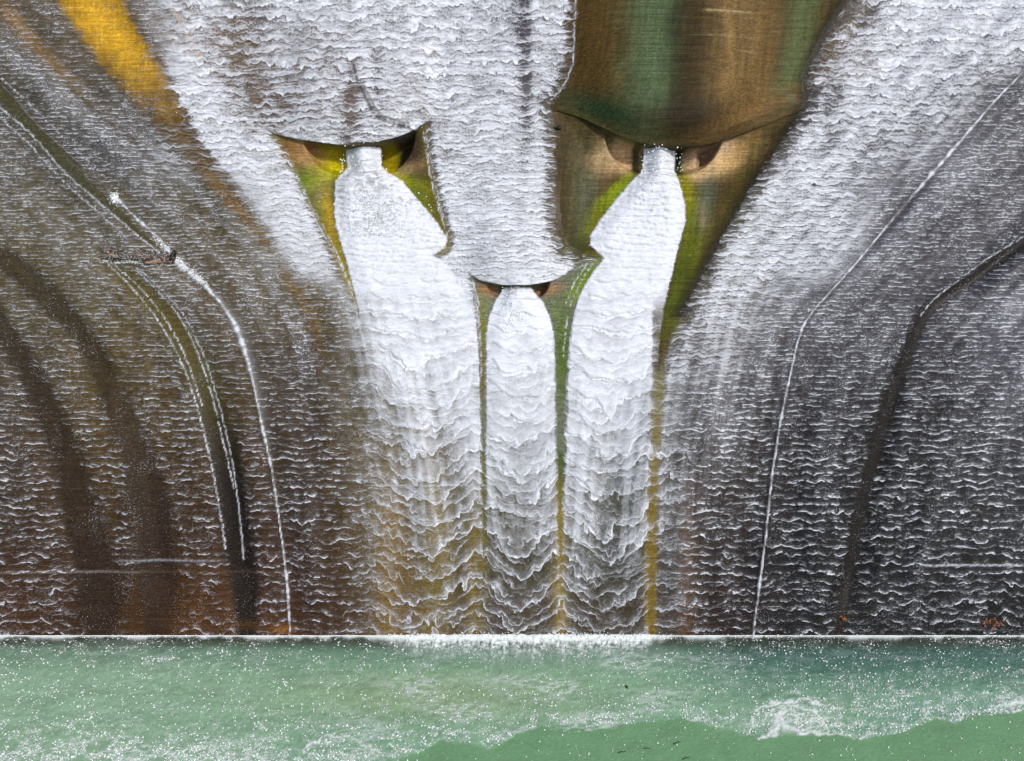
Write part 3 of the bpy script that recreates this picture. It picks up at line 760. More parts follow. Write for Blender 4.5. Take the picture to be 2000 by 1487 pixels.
def water_mat():
    m, nt, b = newmat('running_white_water'); E.nt = nt
    b.inputs['Base Color'].default_value = (.76, .795, .87, 1)
    b.inputs['Roughness'].default_value = .55; b.inputs['Specular IOR Level'].default_value = .25
    fc = nd(nt, 'ShaderNodeAttribute', attribute_name='fc'); sp = nd(nt, 'ShaderNodeSeparateXYZ')
    nt.links.new(fc.outputs['Vector'], sp.inputs[0])
    x, y = E(sp.outputs[0]), E(sp.outputs[1])
    D = e_att('amount'); wt = e_att('thick'); wc = e_att('stream'); over = e_att('froth'); cut = e_att('cover')
    low = e_ss(560, 1000, y); lowc = e_ss(700, 1150, y)
    # shared fine relief of the fronts
    rag = e_noise(x / 5.0, y / 5.0, 1.3, 2.0); rag2 = e_noise(x / 13, y / 13, 7.7, 0.0)
    vert = e_noise(x / 3.0, y / 26, 3.1, 1.0); horz = e_noise(x / 30, y / 2.6, 5.9, 1.0)
    grain = e_noise(x / 2.5, y / 2.3, 9.2, 1.0); patch = e_noise(x / 34, y / 60, 11.4, 1.0)
    rip = e_noise(x / 12, y / 3.6, 13.0, 1.0)
    rag3 = e_noise(x / 24, y / 24, 17.7, 1.0)
    bill = E.op('ABSOLUTE', e_noise(x / 20, y / 30, 41.0, 0.0)); bill2 = E.op('ABSOLUTE', e_noise(x / 10, y / 17, 43.0, 0.0))
    def layer(name, lam, rg, seed, bw, b0, b1, sc=0.0, sc2=0.0):
        p = e_att(name) + rag * rg
        if sc: p = p - bill * sc
        if sc2: p = p - bill2 * sc2
        p = p + rag2 * (rg * 1.1) + rag3 * (rg * 1.5)
        k = E.op('FLOOR', p); f = p - k
        br = e_ss(b0, b1, e_noise(x / bw + k * 7.31, k * 3.7, seed))
        return f, (1.0 - f) * lam, br
    ls, lt, lc = e_att('lam_side'), e_att('lam_thick'), e_att('lam_stream')
    # thin film on the flanks
    f1, d1, b1 = layer('ps1', ls, .06, 2.0, 32, -.22, .30, .16, .08)
    f2, d2, b2 = layer('ps2', ls / 1.37, .07, 4.0, 24, -.05, .35, .16, .12)
    nick = e_ss(-.55, .1, e_noise(x / 8, y / 5, 31.0, 0.0)) * (1.0 + grain * .55)
    l1 = e_exp(d1 * -1.0 / (low * .75 + 1.1)) * (b1 * .88 + .12) * nick
    l2 = e_exp(d2 * -1.0 / (low * .5 + 1.0)) * b2 * nick
    ft = e_exp(d1 / -6.0) * b1 * .065 + e_exp(d2 / -5.0) * b2 * .03
    veil = D * D * D * .30 * (1.0 + horz * .45 + vert * (low * .45 + .15) + grain * .9 + patch * .5)
    spk = e_ss(.38, .80, grain + patch * .25) * (.85 - low * .2)
    cur = e_ss(.40, 1.1, vert + grain * .5) * e_ss(-.4, .5, patch) * (low * .16 + .04)
    nl = (1.0 - e_c(l1 * (D * 1.15 + low * .50 + .26 + patch * .18))) * (1.0 - e_c(l2 * (D * 1.05 + low * .12 + .06 + patch * .18)))
    aS = 1.0 - (1.0 - e_c(veil)) * nl * (1.0 - e_c(ft * (D * .9 + .35) * (1.0 + grain * .9))) * (1.0 - e_c(spk * (D * .8 + .22))) * (1.0 - e_c(cur * (D + .45)))
    # thick white sheets
    g1, h1, c1 = layer('pt1', lt, .06, 6.0, 45, -.45, .30, .34, .18)
    g2, h2, c2 = layer('pt2', lt / 2.1, .09, 8.0, 30, -.5, .4, .2, .42)
    T = g1 * (c1 * .6 + .4) * .62 + g2 * (c2 * .5 + .5) * .38
    pit = e_c(.74 - T) * (1.1 + vert * .25 + grain * 1.0 + rip * .5)
    deep = 1.95 - D * 1.15
    aT = e_c(D * 1.04 - pit * deep * 1.0 + rip * .10 + horz * .07 + grain * .10)
    aT = aT ** 1.08
    aT = 1.0 - (1.0 - aT) * (1.0 - e_exp(h1 / -2.2) * c1 * .60) * (1.0 - e_exp(h2 / -2.0) * c2 * .35)
    # the three streams
    u1, e1, k1 = layer('pc1', lc, .03, 12.0, 80, -.6, .1, .20, .10)
    u2, e2, k2 = layer('pc2', lc / 2.15, .05, 14.0, 50, -.35, .25, .40, .20)
    u3, e3, k3 = layer('pc3', lc / 4.0, .08, 16.0, 34, -.25, .35, .35, .55)
    nc = e_ss(-.75, .0, e_noise(x / 10, y / 7, 37.0, 0.0)) * (1.0 + grain * .4)
    ln = 1.0 - (1.0 - e_exp(e1 / -2.7) * k1 * .95 * nc) * (1.0 - e_exp(e2 / -2.2) * k2 * .70 * nc) * (1.0 - e_exp(e3 / -1.6) * k3 * (.42 - lowc * .2))
    wid = 17.0 - lowc * 8.0
    ff = 1.0 - (1.0 - e_exp(e1 * -1.0 / wid) * k1 * (.70 - lowc * .16)) * (1.0 - e_exp(e2 * -1.4 / wid) * k2 * (.5 - lowc * .22)) * (1.0 - e_exp(e3 / -5.0) * k3 * (.28 - lowc * .16))
    pitc = e_c(1.0 - (u1 * (k1 * .4 + .6) * .45 + u2 * (k2 * .5 + .5) * .38 + u3 * .17) * 1.15) ** 1.25
    lo = e_c(D ** 2.6 * 1.02 - pitc * e_c(1.55 - D * 1.15) * (1.0 + vert * .6 + grain * .7 + rip * .4) * 1.0 * D)
    lo = lo * (1.0 - lowc * .45) * (1.0 + vert * .10 + patch * .10 + grain * .12)
    aC = 1.0 - (1.0 - e_c(cur * D * 1.1)) * (1.0 - e_c(lo + grain * .07 * D)) * (1.0 - e_c(ff * (1.0 - lo * .45) * (D * .85 + .18) * (1.0 + vert * .45 + grain * .95))) * (1.0 - e_c(ln * (D * .35 + .80) * (1.0 - lo * .35)))
    a = aS * (1.0 - wt - wc) + aT * wt + aC * wc
    a = E.op('MAXIMUM', E.op('MAXIMUM', e_c(a) * cut, spk * e_att('speck') * .55), over * (.89 + grain * .12 + rip * .15 + horz * .07))
    a = e_c(a)
    bp = nd(nt, 'ShaderNodeBump'); bp.inputs['Strength'].default_value = .16; bp.inputs['Distance'].default_value = .04
    hgt = e_noise(x / 9, y / 4, 21.0, 1.0)
    nt.links.new(hgt.v, bp.inputs['Height']); nt.links.new(bp.outputs[0], b.inputs['Normal'])
    tr = nd(nt, 'ShaderNodeBsdfTransparent'); gl = nd(nt, 'ShaderNodeBsdfGlossy'); gl.inputs['Roughness'].default_value = .3
    mf = nd(nt, 'ShaderNodeMixShader'); mf.inputs[0].default_value = .003
    nt.links.new(tr.outputs[0], mf.inputs[1]); nt.links.new(gl.outputs[0], mf.inputs[2])
    mx = nd(nt, 'ShaderNodeMixShader')
    nt.links.new(a.v, mx.inputs[0]); nt.links.new(mf.outputs[0], mx.inputs[1]); nt.links.new(b.outputs[0], mx.inputs[2])
    nt.links.new(mx.outputs[0], nt.nodes['Material Output'].inputs['Surface'])
    return m

M_WAT = water_mat()
M_FOAM = foam_mat('pool_froth', (.80, .86, .84), film=False)
M_SOLID = plain_mat('froth_beads', (.84, .88, .86), .6, .2)
M_JOINT = plain_mat('joint_concrete', tuple(lin((70, 62, 48))), .6, .3, 6)
M_BARK = plain_mat('wet_bark', tuple(lin((74, 62, 58))), .6, .4, 5, .6)
M_WOOD = plain_mat('pale_torn_wood', tuple(lin((150, 122, 104))), .7, .2, 8)
M_DARK = plain_mat('black_wet_iron', (.012, .011, .012), .5, .3, 8)
M_LEAF = plain_mat('rusty_leaves', tuple(lin((150, 96, 62))), .7, .2, 10)
M_TWIG = plain_mat('dark_twig', (.02, .02, .018), .7, .2, 10)

# ------------------------------------------------------------------ dam
dam = bpy.data.objects.new('spillway_dam', None); COL.objects.link(dam)
dam.location = face_pt(1000, TOE).tolist()
tag(dam, 'stained concrete spillway dam face with three hooded outlets above the green pool', 'dam')

def snap_rows(X, Y):
    """bend the grid rows near each lip so that one row follows the edge"""
    Y0 = Y.copy()
    for i, H_ in enumerate(HOODS):
        ref = [250, 250, 537][i]; fall = [120, 120, 90][i]
        R = int(np.searchsorted(Y0[:, 0], ref))
        x = X[0]
        ly = np.interp(x, H_['lx'], H_['ly'])
        out = np.maximum(H_['x0'] - x, x - H_['x1'])
        endw = sm(45, 0, out)
        sh = (ly - Y0[R, 0]) * endw
        dy = np.abs(Y0 - Y0[R, 0])
        w = sm(1, 0, np.clip(dy / fall, 0, 1))
        Y += w * sh[None]
        Y[R] += 0.0; Y[R - 1] = np.where(out < 0, Y[R] - .12, Y[R - 1]); 
        Y[R - 1] = np.where(out < 0, ly - .1, Y[R - 1]); Y[R] = np.where(out < 0, ly + .5, Y[R])
    return X, Y

xs = axis(-30, 2030, 3.0, -560, 2560); ys = axis(-30, 1275, 3.0, -520, 1330)
X, Y = np.meshgrid(xs, ys)
X, Y = snap_rows(X, Y)
HC = relief(X, Y)
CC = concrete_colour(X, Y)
P = face_pt(X, Y, HC) - np.array(dam.location)
xc = (X[:-1, :-1] + X[1:, 1:]) / 2; yc = (Y[:-1, :-1] + Y[1:, 1:]) / 2
lab = np.zeros(xc.shape, int)
for i, H_ in enumerate(HOODS):
    ly = np.interp(xc, H_['lx'], H_['ly'])
    inx = (xc > H_['x0']) & (xc < H_['x1'])
    u = np.clip((xc - H_['x0']) / (H_['x1'] - H_['x0']), 0, 1)
    lab[inx & (yc < ly) & (yc > ly - [120, 170, 90][i] * np.sin(np.pi * u))] = 2 * i + 1
    lab[(RSDF[i](xc, yc) < 3) & (yc >= ly - .2) & (yc < [600, 640, 780][i])] = 2 * i + 2
make_grid('facing', P, lab == 0, {'stain': CC}, M_CON, dam)
for i, (a, b) in enumerate([('white streaming hood over the left outlet', 'yellow and green slimed recess of the left outlet'),
                            ('dry brown and green hood over the right outlet', 'green slimed recess of the right outlet'),
                            ('low hood over the centre outlet under white water', 'small recess of the centre outlet')]):
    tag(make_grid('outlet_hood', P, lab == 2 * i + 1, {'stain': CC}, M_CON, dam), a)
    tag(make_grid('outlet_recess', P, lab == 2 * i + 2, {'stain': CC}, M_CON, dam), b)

def relief_at(px, py):
    return float(relief(np.array([float(px)]), np.array([float(py)]))[0])

def strip(name, pts, half, high, mat, parent, step=6, jit=.3, seed=1):
    Q = smooth_pts(pts, 12)
    d = np.r_[0, np.cumsum(np.hypot(*np.diff(Q, axis=0).T))]
    t = np.arange(0, d[-1], step)
    q = np.stack([np.interp(t, d, Q[:, 0]), np.interp(t, d, Q[:, 1])], 1)
    T = np.gradient(q, axis=0); T /= np.linalg.norm(T, axis=1)[:, None]
    Nn = np.stack([-T[:, 1], T[:, 0]], 1)
    prof = [(-1, -.02), (-.8, .7), (-.3, 1), (.3, 1), (.8, .7), (1, -.02)]
    V = []; Fc = []
    w = half * (1 + jit * noise(t / 25, t * 0, seed)); hh = high * (1 + jit * noise(t / 15, t * 0, seed + 1))
    rl = relief(q[:, 0], q[:, 1])
    off = np.array(parent.location) if parent else 0
    for i in range(len(t)):
        for a, b in prof:
            p = q[i] + Nn[i] * a * w[i]
            V.append(face_pt(p[0], p[1], rl[i] + b * hh[i]) - off)
    m = len(prof)
    for i in range(len(t) - 1):
        for j in range(m - 1):
            Fc.append((i * m + j, i * m + j + 1, (i + 1) * m + j + 1, (i + 1) * m + j))
    return mesh_obj(name, V, Fc, mat, parent)

tag(strip('joint', SEAM_L, 2.2, .045, M_JOINT, dam, seed=3), 'left raised joint curving down the face')
tag(strip('joint', SEAM_R, 1.8, .04, M_JOINT, dam, seed=8), 'right raised joint curving down the face')

# ------------------------------------------------------------------ running water
xs = axis(-24, 2024, 2.3, -560, 2560); ys = axis(-24, 1250, 2.3, -520, 1252)
X, Y = np.meshgrid(xs, ys)
X, Y = snap_rows(X, Y)
D = density(X, Y)
A, CUT, CEN, TOP, CORE = overlays(X, Y, D)
PH = phases(X, Y)
fr = lambda k: PH[k] - np.floor(PH[k])
T = CEN * fr('pc1') + TOP * fr('pt1') + (1 - CEN - TOP) * .3
jd = [s(X, Y) for s in JSDF]
base = relief(X, Y)
wh = .05 + (.05 + .10 * CEN + .09 * TOP) * T * np.clip(D * 1.3, 0, 1)
# jets ride thick out of the outlets
for i, s in enumerate(jd):
    ins = sm(2, -34, s)
    y0 = [285, 285, 560][i]
    wh = wh + ins * np.exp(-np.clip(Y - y0, 0, None) / 170) * [.9, .9, .5][i]
    # inside the shaft the jet keeps its own level above the floor
    neck = sm(3, -3, s) * sm(y0 + 75, y0 + 40, Y) * sm(y0 - 30, y0 + 10, Y)
    floor_ = np.minimum(base, 0)
    base = np.where((s < 4) & (Y > y0 - 16), np.maximum(base, -[.5, .4, .3][i] - .6 * (Y - y0 < 0)), base)
wh = wh + .05 * D * fbm(X / 30, Y / 18, 180, 2)
wh = wh + .05 * CORE * sm(620, 420, Y) * fbm(X / 9, Y / 6, 190, 3)
wh = np.clip(wh, .03, None)
SLv, SRv = SL[0](X, Y), SR[0](X, Y)
wh = wh + .09 * np.exp(-(SLv / 5) ** 2) + .09 * np.exp(-(SRv / 5) ** 2)
HW = base + wh
# no sheet hangs over the shafts except the jets
cut = np.ones(X.shape)
for i, H_ in enumerate(HOODS):
    ly = np.interp(X, H_['lx'], H_['ly'])
    inj = sm(1.5, -1.0, jd[i])
    below = (Y > ly + .3) & (X > H_['x0'] + 2) & (X < H_['x1'] - 2) & (Y < ly + 60)
    below = below & (relief(X, Y) < -.30)
    cut = np.where(below & (RSDF[i](X, Y) < -1), inj, cut)
A = A * cut; CUT = CUT * cut
AT = {'fc': np.stack([X, Y, X * 0], -1), 'amount': D, 'thick': TOP, 'stream': CEN, 'froth': A, 'cover': CUT, 'speck': sm(-14, 8, DRY(X, Y)) * cut * .8,
      'lam_side': L_side(Y), 'lam_thick': L_top(Y), 'lam_stream': L_cen(Y), **PH}
KP = np.maximum(np.maximum(A, CUT), AT['speck'])
P = face_pt(X, Y, HW)
am = np.maximum(np.maximum(KP[:-1, :-1], KP[1:, 1:]), np.maximum(KP[1:, :-1], KP[:-1, 1:]))
xc = (X[:-1, :-1] + X[1:, 1:]) / 2; yc = (Y[:-1, :-1] + Y[1:, 1:]) / 2
keep = am > .02
hstep = np.abs(HW[1:, :-1] - HW[:-1, :-1]) > .8
keep &= ~hstep
lab = np.zeros(xc.shape, int)
sl, sr = SL[0](xc, yc), SR[0](xc, yc)
lab[(sl > 0) & (xc < 900)] = 4
lab[(sr < 0) & (xc > 1200)] = 5
for i in range(3): lab[JSDF[i](xc, yc) < 3] = i + 1
LB = {0: ('water_sheet', 'white overflow water streaming down between the two curved joints'),
      4: ('water_sheet', 'thin brownish overflow water left of the left curved joint'),
      5: ('water_sheet', 'thin dark overflow water right of the right curved joint'),
      1: ('water_jet', 'white water jet fanning out from the left yellow slimed outlet'),
      2: ('water_jet', 'white water jet from the right outlet below the dry brown hood'),
      3: ('water_jet', 'narrow white water jet from the low centre outlet')}
for k, (nm, lb) in LB.items():
    o = make_grid(nm, P, keep & (lab == k), AT, M_WAT)
    if k in (1, 2, 3): tag(o, lb, 'water jet', 'water jets from the outlets')
    else: tag(o, lb, 'water', kind='structure')

# ------------------------------------------------------------------ pool
def pool_uv(px, py):
    """where a sight line to (px,py) meets the pool: metres"""
    r = (np.asarray(py, float) - 743.5) / (PX * DIST)
    t = (r * DIST - (TOE - 743.5) / PX) / (math.cos(SLOPE) + r * math.sin(SLOPE))
    dep = DIST - math.sin(SLOPE) * t
    x = (np.asarray(px, float) - 1000) / (PX * DIST) * dep
    return x, -t

def pool_px(x, t):
    dep = DIST - math.sin(SLOPE) * t
    return 1000 + x * PX * DIST / dep, 743.5 + ((TOE - 743.5) / PX + math.cos(SLOPE) * t) / dep * PX * DIST

FR = np.array([(-400, 1600), (0, 1600), (500, 1560), (620, 1500), (700, 1500), (820, 1472), (860, 1448), (905, 1452), (960, 1462), (1010, 1436), (1060, 1420), (1130, 1424), (1200, 1420), (1260, 1412), (1330, 1404), (1380, 1418), (1440, 1430), (1480, 1440), (1540, 1432), (1630, 1434), (1680, 1446), (1760, 1432), (1830, 1405), (1865, 1415), (1900, 1402), (1940, 1396), (2000, 1390), (2400, 1370)], float)

def front_y(px): return np.interp(px, FR[:, 0], FR[:, 1])

gx = axis(-35.5, 35.5, .11, -60, 60); gt = axis(-.1, 9.2, .11, -.4, 90)
GX, GT = np.meshgrid(gx, gt)
PXX, PYY = pool_px(GX, np.minimum(GT, 60))
fy = front_y(PXX) + 5 * noise(PXX / 25, PXX * 0, 211)
aer = sm(4, -10, PYY - fy)
GZ = .035 * fbm(GX / 1.1, GT / .5, 220, 3) + .05 * noise(GX / 4, GT / 1.6, 226) * aer + .02 * noise(GX / .35, GT / .25, 228) * aer
GZ = (GZ * 1.5 + .03 * np.abs(noise(GX / 1.6 + .4 * noise(GX / 2, GT, 232), GT / .45, 231))) * (.25 + .75 * aer) * sm(0, .3, GT)
PC = np.zeros(GX.shape + (3,)) + lin((130, 168, 137))
PC = mixc(PC, sm(700, 200, PXX) * .5, (148, 176, 146))
PC = mixc(PC, .55 * np.exp(-((PXX - 850) / 330) ** 2 - ((PYY - 1360) / 50) ** 2), (148, 164, 120))
PC = mixc(PC, .85 * sm(1250, 1480, PXX) * sm(1400, 1270, PYY), (56, 98, 90))
PC = mixc(PC, .6 * sm(1330, 1250, PYY), (78, 102, 92))  # dark reflection of the dam painted into the water colour near the toe
PC = mixc(PC, .85 * sm(1278, 1248, PYY), (56, 52, 40))  # darkest strip of that painted reflection, at the waterline
PC = mixc(PC, .45 * aer * sm(1600, 1800, PXX) * sm(1300, 1400, PYY), (120, 158, 144))
PC = mixc(PC, (1 - aer) * .9, (112, 154, 112))
PC = PC * (1 + .14 * fbm(GX / 2.5, GT / 1.2, 230, 3) + .05 * RNG.normal(0, 1, GX.shape))[..., None]
P = np.stack([GX, -GT, GZ], -1)
m, nt, b = newmat('murky_green_water')
at = nd(nt, 'ShaderNodeAttribute', attribute_name='silt_and_reflection')
nt.links.new(at.outputs['Color'], b.inputs['Base Color'])
b.inputs['Roughness'].default_value = .16; b.inputs['IOR'].default_value = 1.33
b.inputs['Specular IOR Level'].default_value = .4
n1 = stretched_noise(nt, 1, 2.2, 1, 3.2, 5)
bp = nd(nt, 'ShaderNodeBump'); bp.inputs['Strength'].default_value = .4; bp.inputs['Distance'].default_value = .08
nt.links.new(n1, bp.inputs['Height']); nt.links.new(bp.outputs[0], b.inputs['Normal'])
pool = make_grid('pool_water', P, np.ones((P.shape[0] - 1, P.shape[1] - 1), bool), {'silt_and_reflection': PC * .8}, m)
# faces of the grid above run down-image: keep normals up
tag(pool, 'murky green pool water at the foot of the dam', 'water', kind='structure')

def pool_density(px, py):
    """how thickly froth lies on the pool"""
    f = front_y(px)
    d = .16 + .10 * sm(0, 1, noise(px / 120, py / 40, 241) + .5)
    d = d + .75 * sm(1425, 1484, py) * sm(640, 430, px) * (1.0 - .5 * sm(150, 60, px))
    d = d + .34 * np.exp(-((py - f + 16) / 16) ** 2) * (px > 560)
    d = d + .16 * sm(1380, 1440, py) * (px < 900)
    d = d + .35 * np.exp(-((px - 1560) / 70) ** 2 - ((py - 1405) / 26) ** 2)
    d = d + .28 * np.exp(-((px - 1780) / 190) ** 2 - ((py - 1370) / 48) ** 2)
    d = d + .30 * np.exp(-((px - 1985) / 50) ** 2 - ((py - 1350) / 25) ** 2)
    d = d + .12 * np.exp(-((px - 330) / 200) ** 2 - ((py - 1280) / 30) ** 2)
    cl = noise(px / 22, py / 11, 243) + .6 * noise(px / 60, py / 24, 245)
    d = d * np.clip(1 + 1.25 * cl, .05, 3)
    return d * (py < f) + .035 * (py >= f)

# froth sheet: lacy patches and the toe line
gx = np.arange(-36, 36, .075); gt = np.arange(.0, 9.2, .075)
GX, GT = np.meshgrid(gx, gt)
PXX, PYY = pool_px(GX, GT)
toe_w = np.clip(2.2 + 2.4 * fbm(PXX / 16, PXX * 0, 256, 3), .6, 9) + (25 + 9 * noise(PXX / 30, PXX * 0, 252) + 8 * noise(PXX / 8, PXX * 0, 254)) * sm(720, 850, PXX) * sm(1330, 1200, PXX) + 4 * sm(-.1, .5, noise(PXX / 40, PXX * 0, 251))
toe = np.exp(-(np.clip(PYY - 1243, 0, None) / toe_w) ** 1.6)
lace = 1 - np.abs(fbm(PXX / 11 + 1.5 * noise(PXX / 20, PYY / 12, 253), PYY / 6, 255, 3)) * 3.4
lace2 = 1 - np.abs(fbm(PXX / 26 + noise(PXX / 18, PYY / 14, 263), PYY / 12, 257, 3)) * 4
rad = fbm(PXX / 8, PYY / 10, 259, 3) + .5 * noise(PXX / 3.5, PYY / 9, 260)
fa = np.clip(toe * (1 + 1.5 * rad * sm(1245, 1262, PYY)), 0, 1)
fa = np.where(toe > .97, .9, fa * (1 - .6 * sm(1250, 1262, PYY) * (lace < .4)))
dn = pool_density(PXX, PYY)
f_ = front_y(PXX)
fleck = sm(.30, .62, noise(PXX / 3.2, PYY / 2.4, 311)) * sm(.0, .5, dn)
fl = np.maximum(sm(.25, .95, dn) * sm(.25, 1, lace) * .6, fleck * .45)
drift = sm(.35, .95, 1 - np.abs(fbm(PXX / 40 + PYY / 30, PYY / 10, 301, 3)) * 3) * sm(-.1, .5, noise(PXX / 150, PYY / 50, 305))
fl = np.maximum(fl, drift * .42 * np.exp(-((PXX - 1000) / 420) ** 4) * sm(1262, 1290, PYY))
fl = np.maximum(fl, .07 * sm(-.1, .6, fbm(PXX / 60, PYY / 16, 307, 3)) * sm(1440, 1400, PYY))
edge = np.exp(-((PYY - f_ + 3 + 4 * noise(PXX / 14, PXX * 0, 261)) / 2.6) ** 2)
estr = .9 * np.exp(-((PXX - 1640) / 70) ** 2) + .95 * sm(1925, 1950, PXX) + .35 * sm(840, 900, PXX) * sm(1330, 1250, PXX) + .12
fl = np.maximum(fl, edge * estr * sm(-.3, .5, noise(PXX / 9, PYY / 5, 262) + .3 * lace) * sm(-.5, .3, noise(PXX / 30, PXX * 0, 264)))
SW = [path([(1486, 1446), (1505, 1436), (1518, 1420), (1516, 1404), (1530, 1390), (1528, 1408), (1540, 1424), (1570, 1432), (1628, 1434)], [5, 6, 5, 5, 6, 7, 8, 5, 4]),
      path([(1470, 1410), (1480, 1392), (1500, 1378), (1540, 1372), (1570, 1366), (1600, 1378), (1630, 1384)], [3, 3, 4, 4, 4, 3, 2]),
      path([(1492, 1404), (1506, 1388), (1540, 1382), (1580, 1386), (1600, 1400), (1612, 1418)], [2, 2, 2, 3, 3, 2]),
      path([(1540, 1400), (1570, 1396), (1588, 1412), (1578, 1424)], [2, 2, 2, 2]),
      path([(1940, 1394), (1952, 1380), (1975, 1376), (2000, 1372), (2060, 1366)], [2, 4, 6, 5, 4]),
      path([(590, 1470), (640, 1440), (690, 1446), (740, 1470)], [2, 2, 2, 2])]
ox, oy = 16 * fbm(PXX / 20, PYY / 12, 271, 3), 12 * fbm(PXX / 20, PYY / 12, 273, 3)
for q in SW:
    r = np.abs(q[0](PXX + ox, PYY + oy)) / q[1](PXX, PYY)
    fl = np.maximum(fl, np.exp(-r ** 2) * (.75 + .3 * noise(PXX / 4, PYY / 4, 275)))
swm = np.exp(-((PXX - 1560) / 62) ** 4 - ((PYY - 1405) / 27) ** 4)
fl = np.maximum(fl, swm * sm(.35, 1, lace2) * .7)
fa = np.clip(np.maximum(fa, fl * (PYY < f_ + 6)), 0, 1)
GZ = .03 + .06 * fa + .10 * toe * (1 + fbm(PXX / 8, PYY / 8, 281, 2)) * sm(720, 850, PXX) * sm(1330, 1250, PXX) + .035 * fbm(GX / 1.1, GT / .5, 220, 3) + .02
P = np.stack([GX, -GT, GZ], -1)
am = np.maximum(np.maximum(fa[:-1, :-1], fa[1:, 1:]), np.maximum(fa[1:, :-1], fa[:-1, 1:]))
tag(make_grid('pool_foam', P, am > .04, {'foam': fa}, M_FOAM), 'lacy white foam lying on the green pool', kind='stuff')

def beads(name, pts, nrm, r, mat, flat=.5, seg=5):
    """many small froth domes in one mesh"""
    n = len(pts)
    nrm = np.array(nrm, float); t1 = np.array([1.0, 0, 0]); t2 = np.cross(nrm, t1)
    ang = np.arange(seg) * 2 * np.pi / seg
    el = 1 + .5 * RNG.random(n); th = RNG.random(n) * np.pi
    ca, sa = np.cos(ang), np.sin(ang)
    lx = r[:, None] * ca[None] * el[:, None]; ly = r[:, None] * sa[None]
    ax = lx * np.cos(th)[:, None] - ly * np.sin(th)[:, None]; ay = lx * np.sin(th)[:, None] + ly * np.cos(th)[:, None]
    ring = pts[:, None] + ax[..., None] * t1 + ay[..., None] * t2
    ring2 = pts[:, None] + (ax * .6)[..., None] * t1 + (ay * .6)[..., None] * t2 + (r * flat)[:, None, None] * nrm
    V = np.concatenate([ring, ring2], 1).reshape(-1, 3)
    b0 = (np.arange(n) * 2 * seg)[:, None]
    i = np.arange(seg); j = (i + 1) % seg
    Q = np.stack([b0 + i, b0 + j, b0 + seg + j, b0 + seg + i], -1).reshape(-1, 4)
    C = (b0 + seg + i)
    me = bpy.data.meshes.new(name)
    me.vertices.add(len(V)); me.vertices.foreach_set('co', V.astype(np.float32).ravel())
    nl = len(Q) * 4 + n * seg
    me.loops.add(nl); me.polygons.add(len(Q) + n)
    me.loops.foreach_set('vertex_index', np.r_[Q.ravel(), C.ravel()].astype(np.int32))
    me.polygons.foreach_set('loop_start', np.r_[np.arange(len(Q)) * 4, len(Q) * 4 + np.arange(n) * seg].astype(np.int32))
    me.update(calc_edges=True); me.validate()
    me.polygons.foreach_set('use_smooth', np.ones(len(me.polygons), bool))
    me.materials.append(mat)
    o = bpy.data.objects.new(name, me); COL.objects.link(o)
    return o

n = 150000
qx = RNG.uniform(-40, 2040, n); qy = RNG.uniform(1246, 1500, n)
dn = pool_density(qx, qy)
ok = RNG.random(n) < np.clip(dn * .40, 0, .7)
qx, qy = qx[ok][:36000], qy[ok][:36000]
wx, wy = pool_uv(qx, qy)
rr = (.012 + .040 * RNG.random(len(qx)) ** 4)
tag(beads('foam_bubbles', np.stack([wx, wy, np.full(len(wx), .06)], -1), (0, 0, 1), rr, M_SOLID, .5), 'scattered white foam flecks floating on the green pool', kind='stuff')

# spray flying off the lips, the jets and the toe
pts = []; rad_ = []
def spray(px, py, h, n, sx, sy, r0=.02, r1=.05):
    a = RNG.normal(0, 1, (n, 2))
    for u, v in a:
        x = px + u * sx; y = py + v * sy
        pts.append(face_pt(x, y, h + abs(RNG.normal(0, .12)))); rad_.append(RNG.uniform(r0, r1))
for k in range(60): spray(RNG.uniform(674, 740), RNG.uniform(300, 470), .9, 3, 10, 14)
for k in range(50): spray(RNG.uniform(1262, 1318), RNG.uniform(300, 420), .9, 3, 8, 14)
for k in range(60): spray(RNG.uniform(700, 820), RNG.uniform(380, 460), .8, 5, 18, 12)
for k in range(40): spray(RNG.uniform(985, 1035), RNG.uniform(565, 640), .5, 3, 8, 10)
for k in range(26): spray(RNG.choice([672, 744, 1254, 1324]), RNG.uniform(310, 345), .4, 2, 3, 4)
for k in range(90): spray(RNG.uniform(760, 1300), 1241, .15, 6, 10, 3)
for k in range(140): spray(RNG.uniform(0, 2000), 1241.5, .08, 4, 10, 1.2, .015, .035)
for k in range(40): spray(RNG.uniform(370, 480), RNG.uniform(180, 240), .25, 2, 20, 14, .015, .03)
tag(beads('spray_droplets', np.array(pts), N, np.array(rad_), M_SOLID, .7), 'white spray droplets thrown up by the jets and the toe of the dam', kind='stuff')

# ------------------------------------------------------------------ drift log and small things
def tube(Q, R, seg=10, rough=.15, seed=0, endcap=True):
    Q = np.array(Q, float); m = len(Q)
    V = []; Fc = []
    T = np.gradient(Q, axis=0)
    for i in range(m):
        t = T[i] / np.linalg.norm(T[i]); a = np.cross(t, [0.13, .2, 1]); a /= np.linalg.norm(a); b = np.cross(t, a)
        for k in range(seg):
            th = 2 * np.pi * k / seg
            r = R[i] * (1 + rough * float(noise(np.array([k * .9 + i * .05]), np.array([i * .7]), seed)[0]) * 2)
            V.append(Q[i] + r * (math.cos(th) * a + math.sin(th) * b))
    for i in range(m - 1):
        for k in range(seg):
            Fc.append((i * seg + k, i * seg + (k + 1) % seg, (i + 1) * seg + (k + 1) % seg, (i + 1) * seg + k))
    Fc.append(tuple(range(seg))[::-1]); Fc.append(tuple((m - 1) * seg + k for k in range(seg)))
    return V, Fc

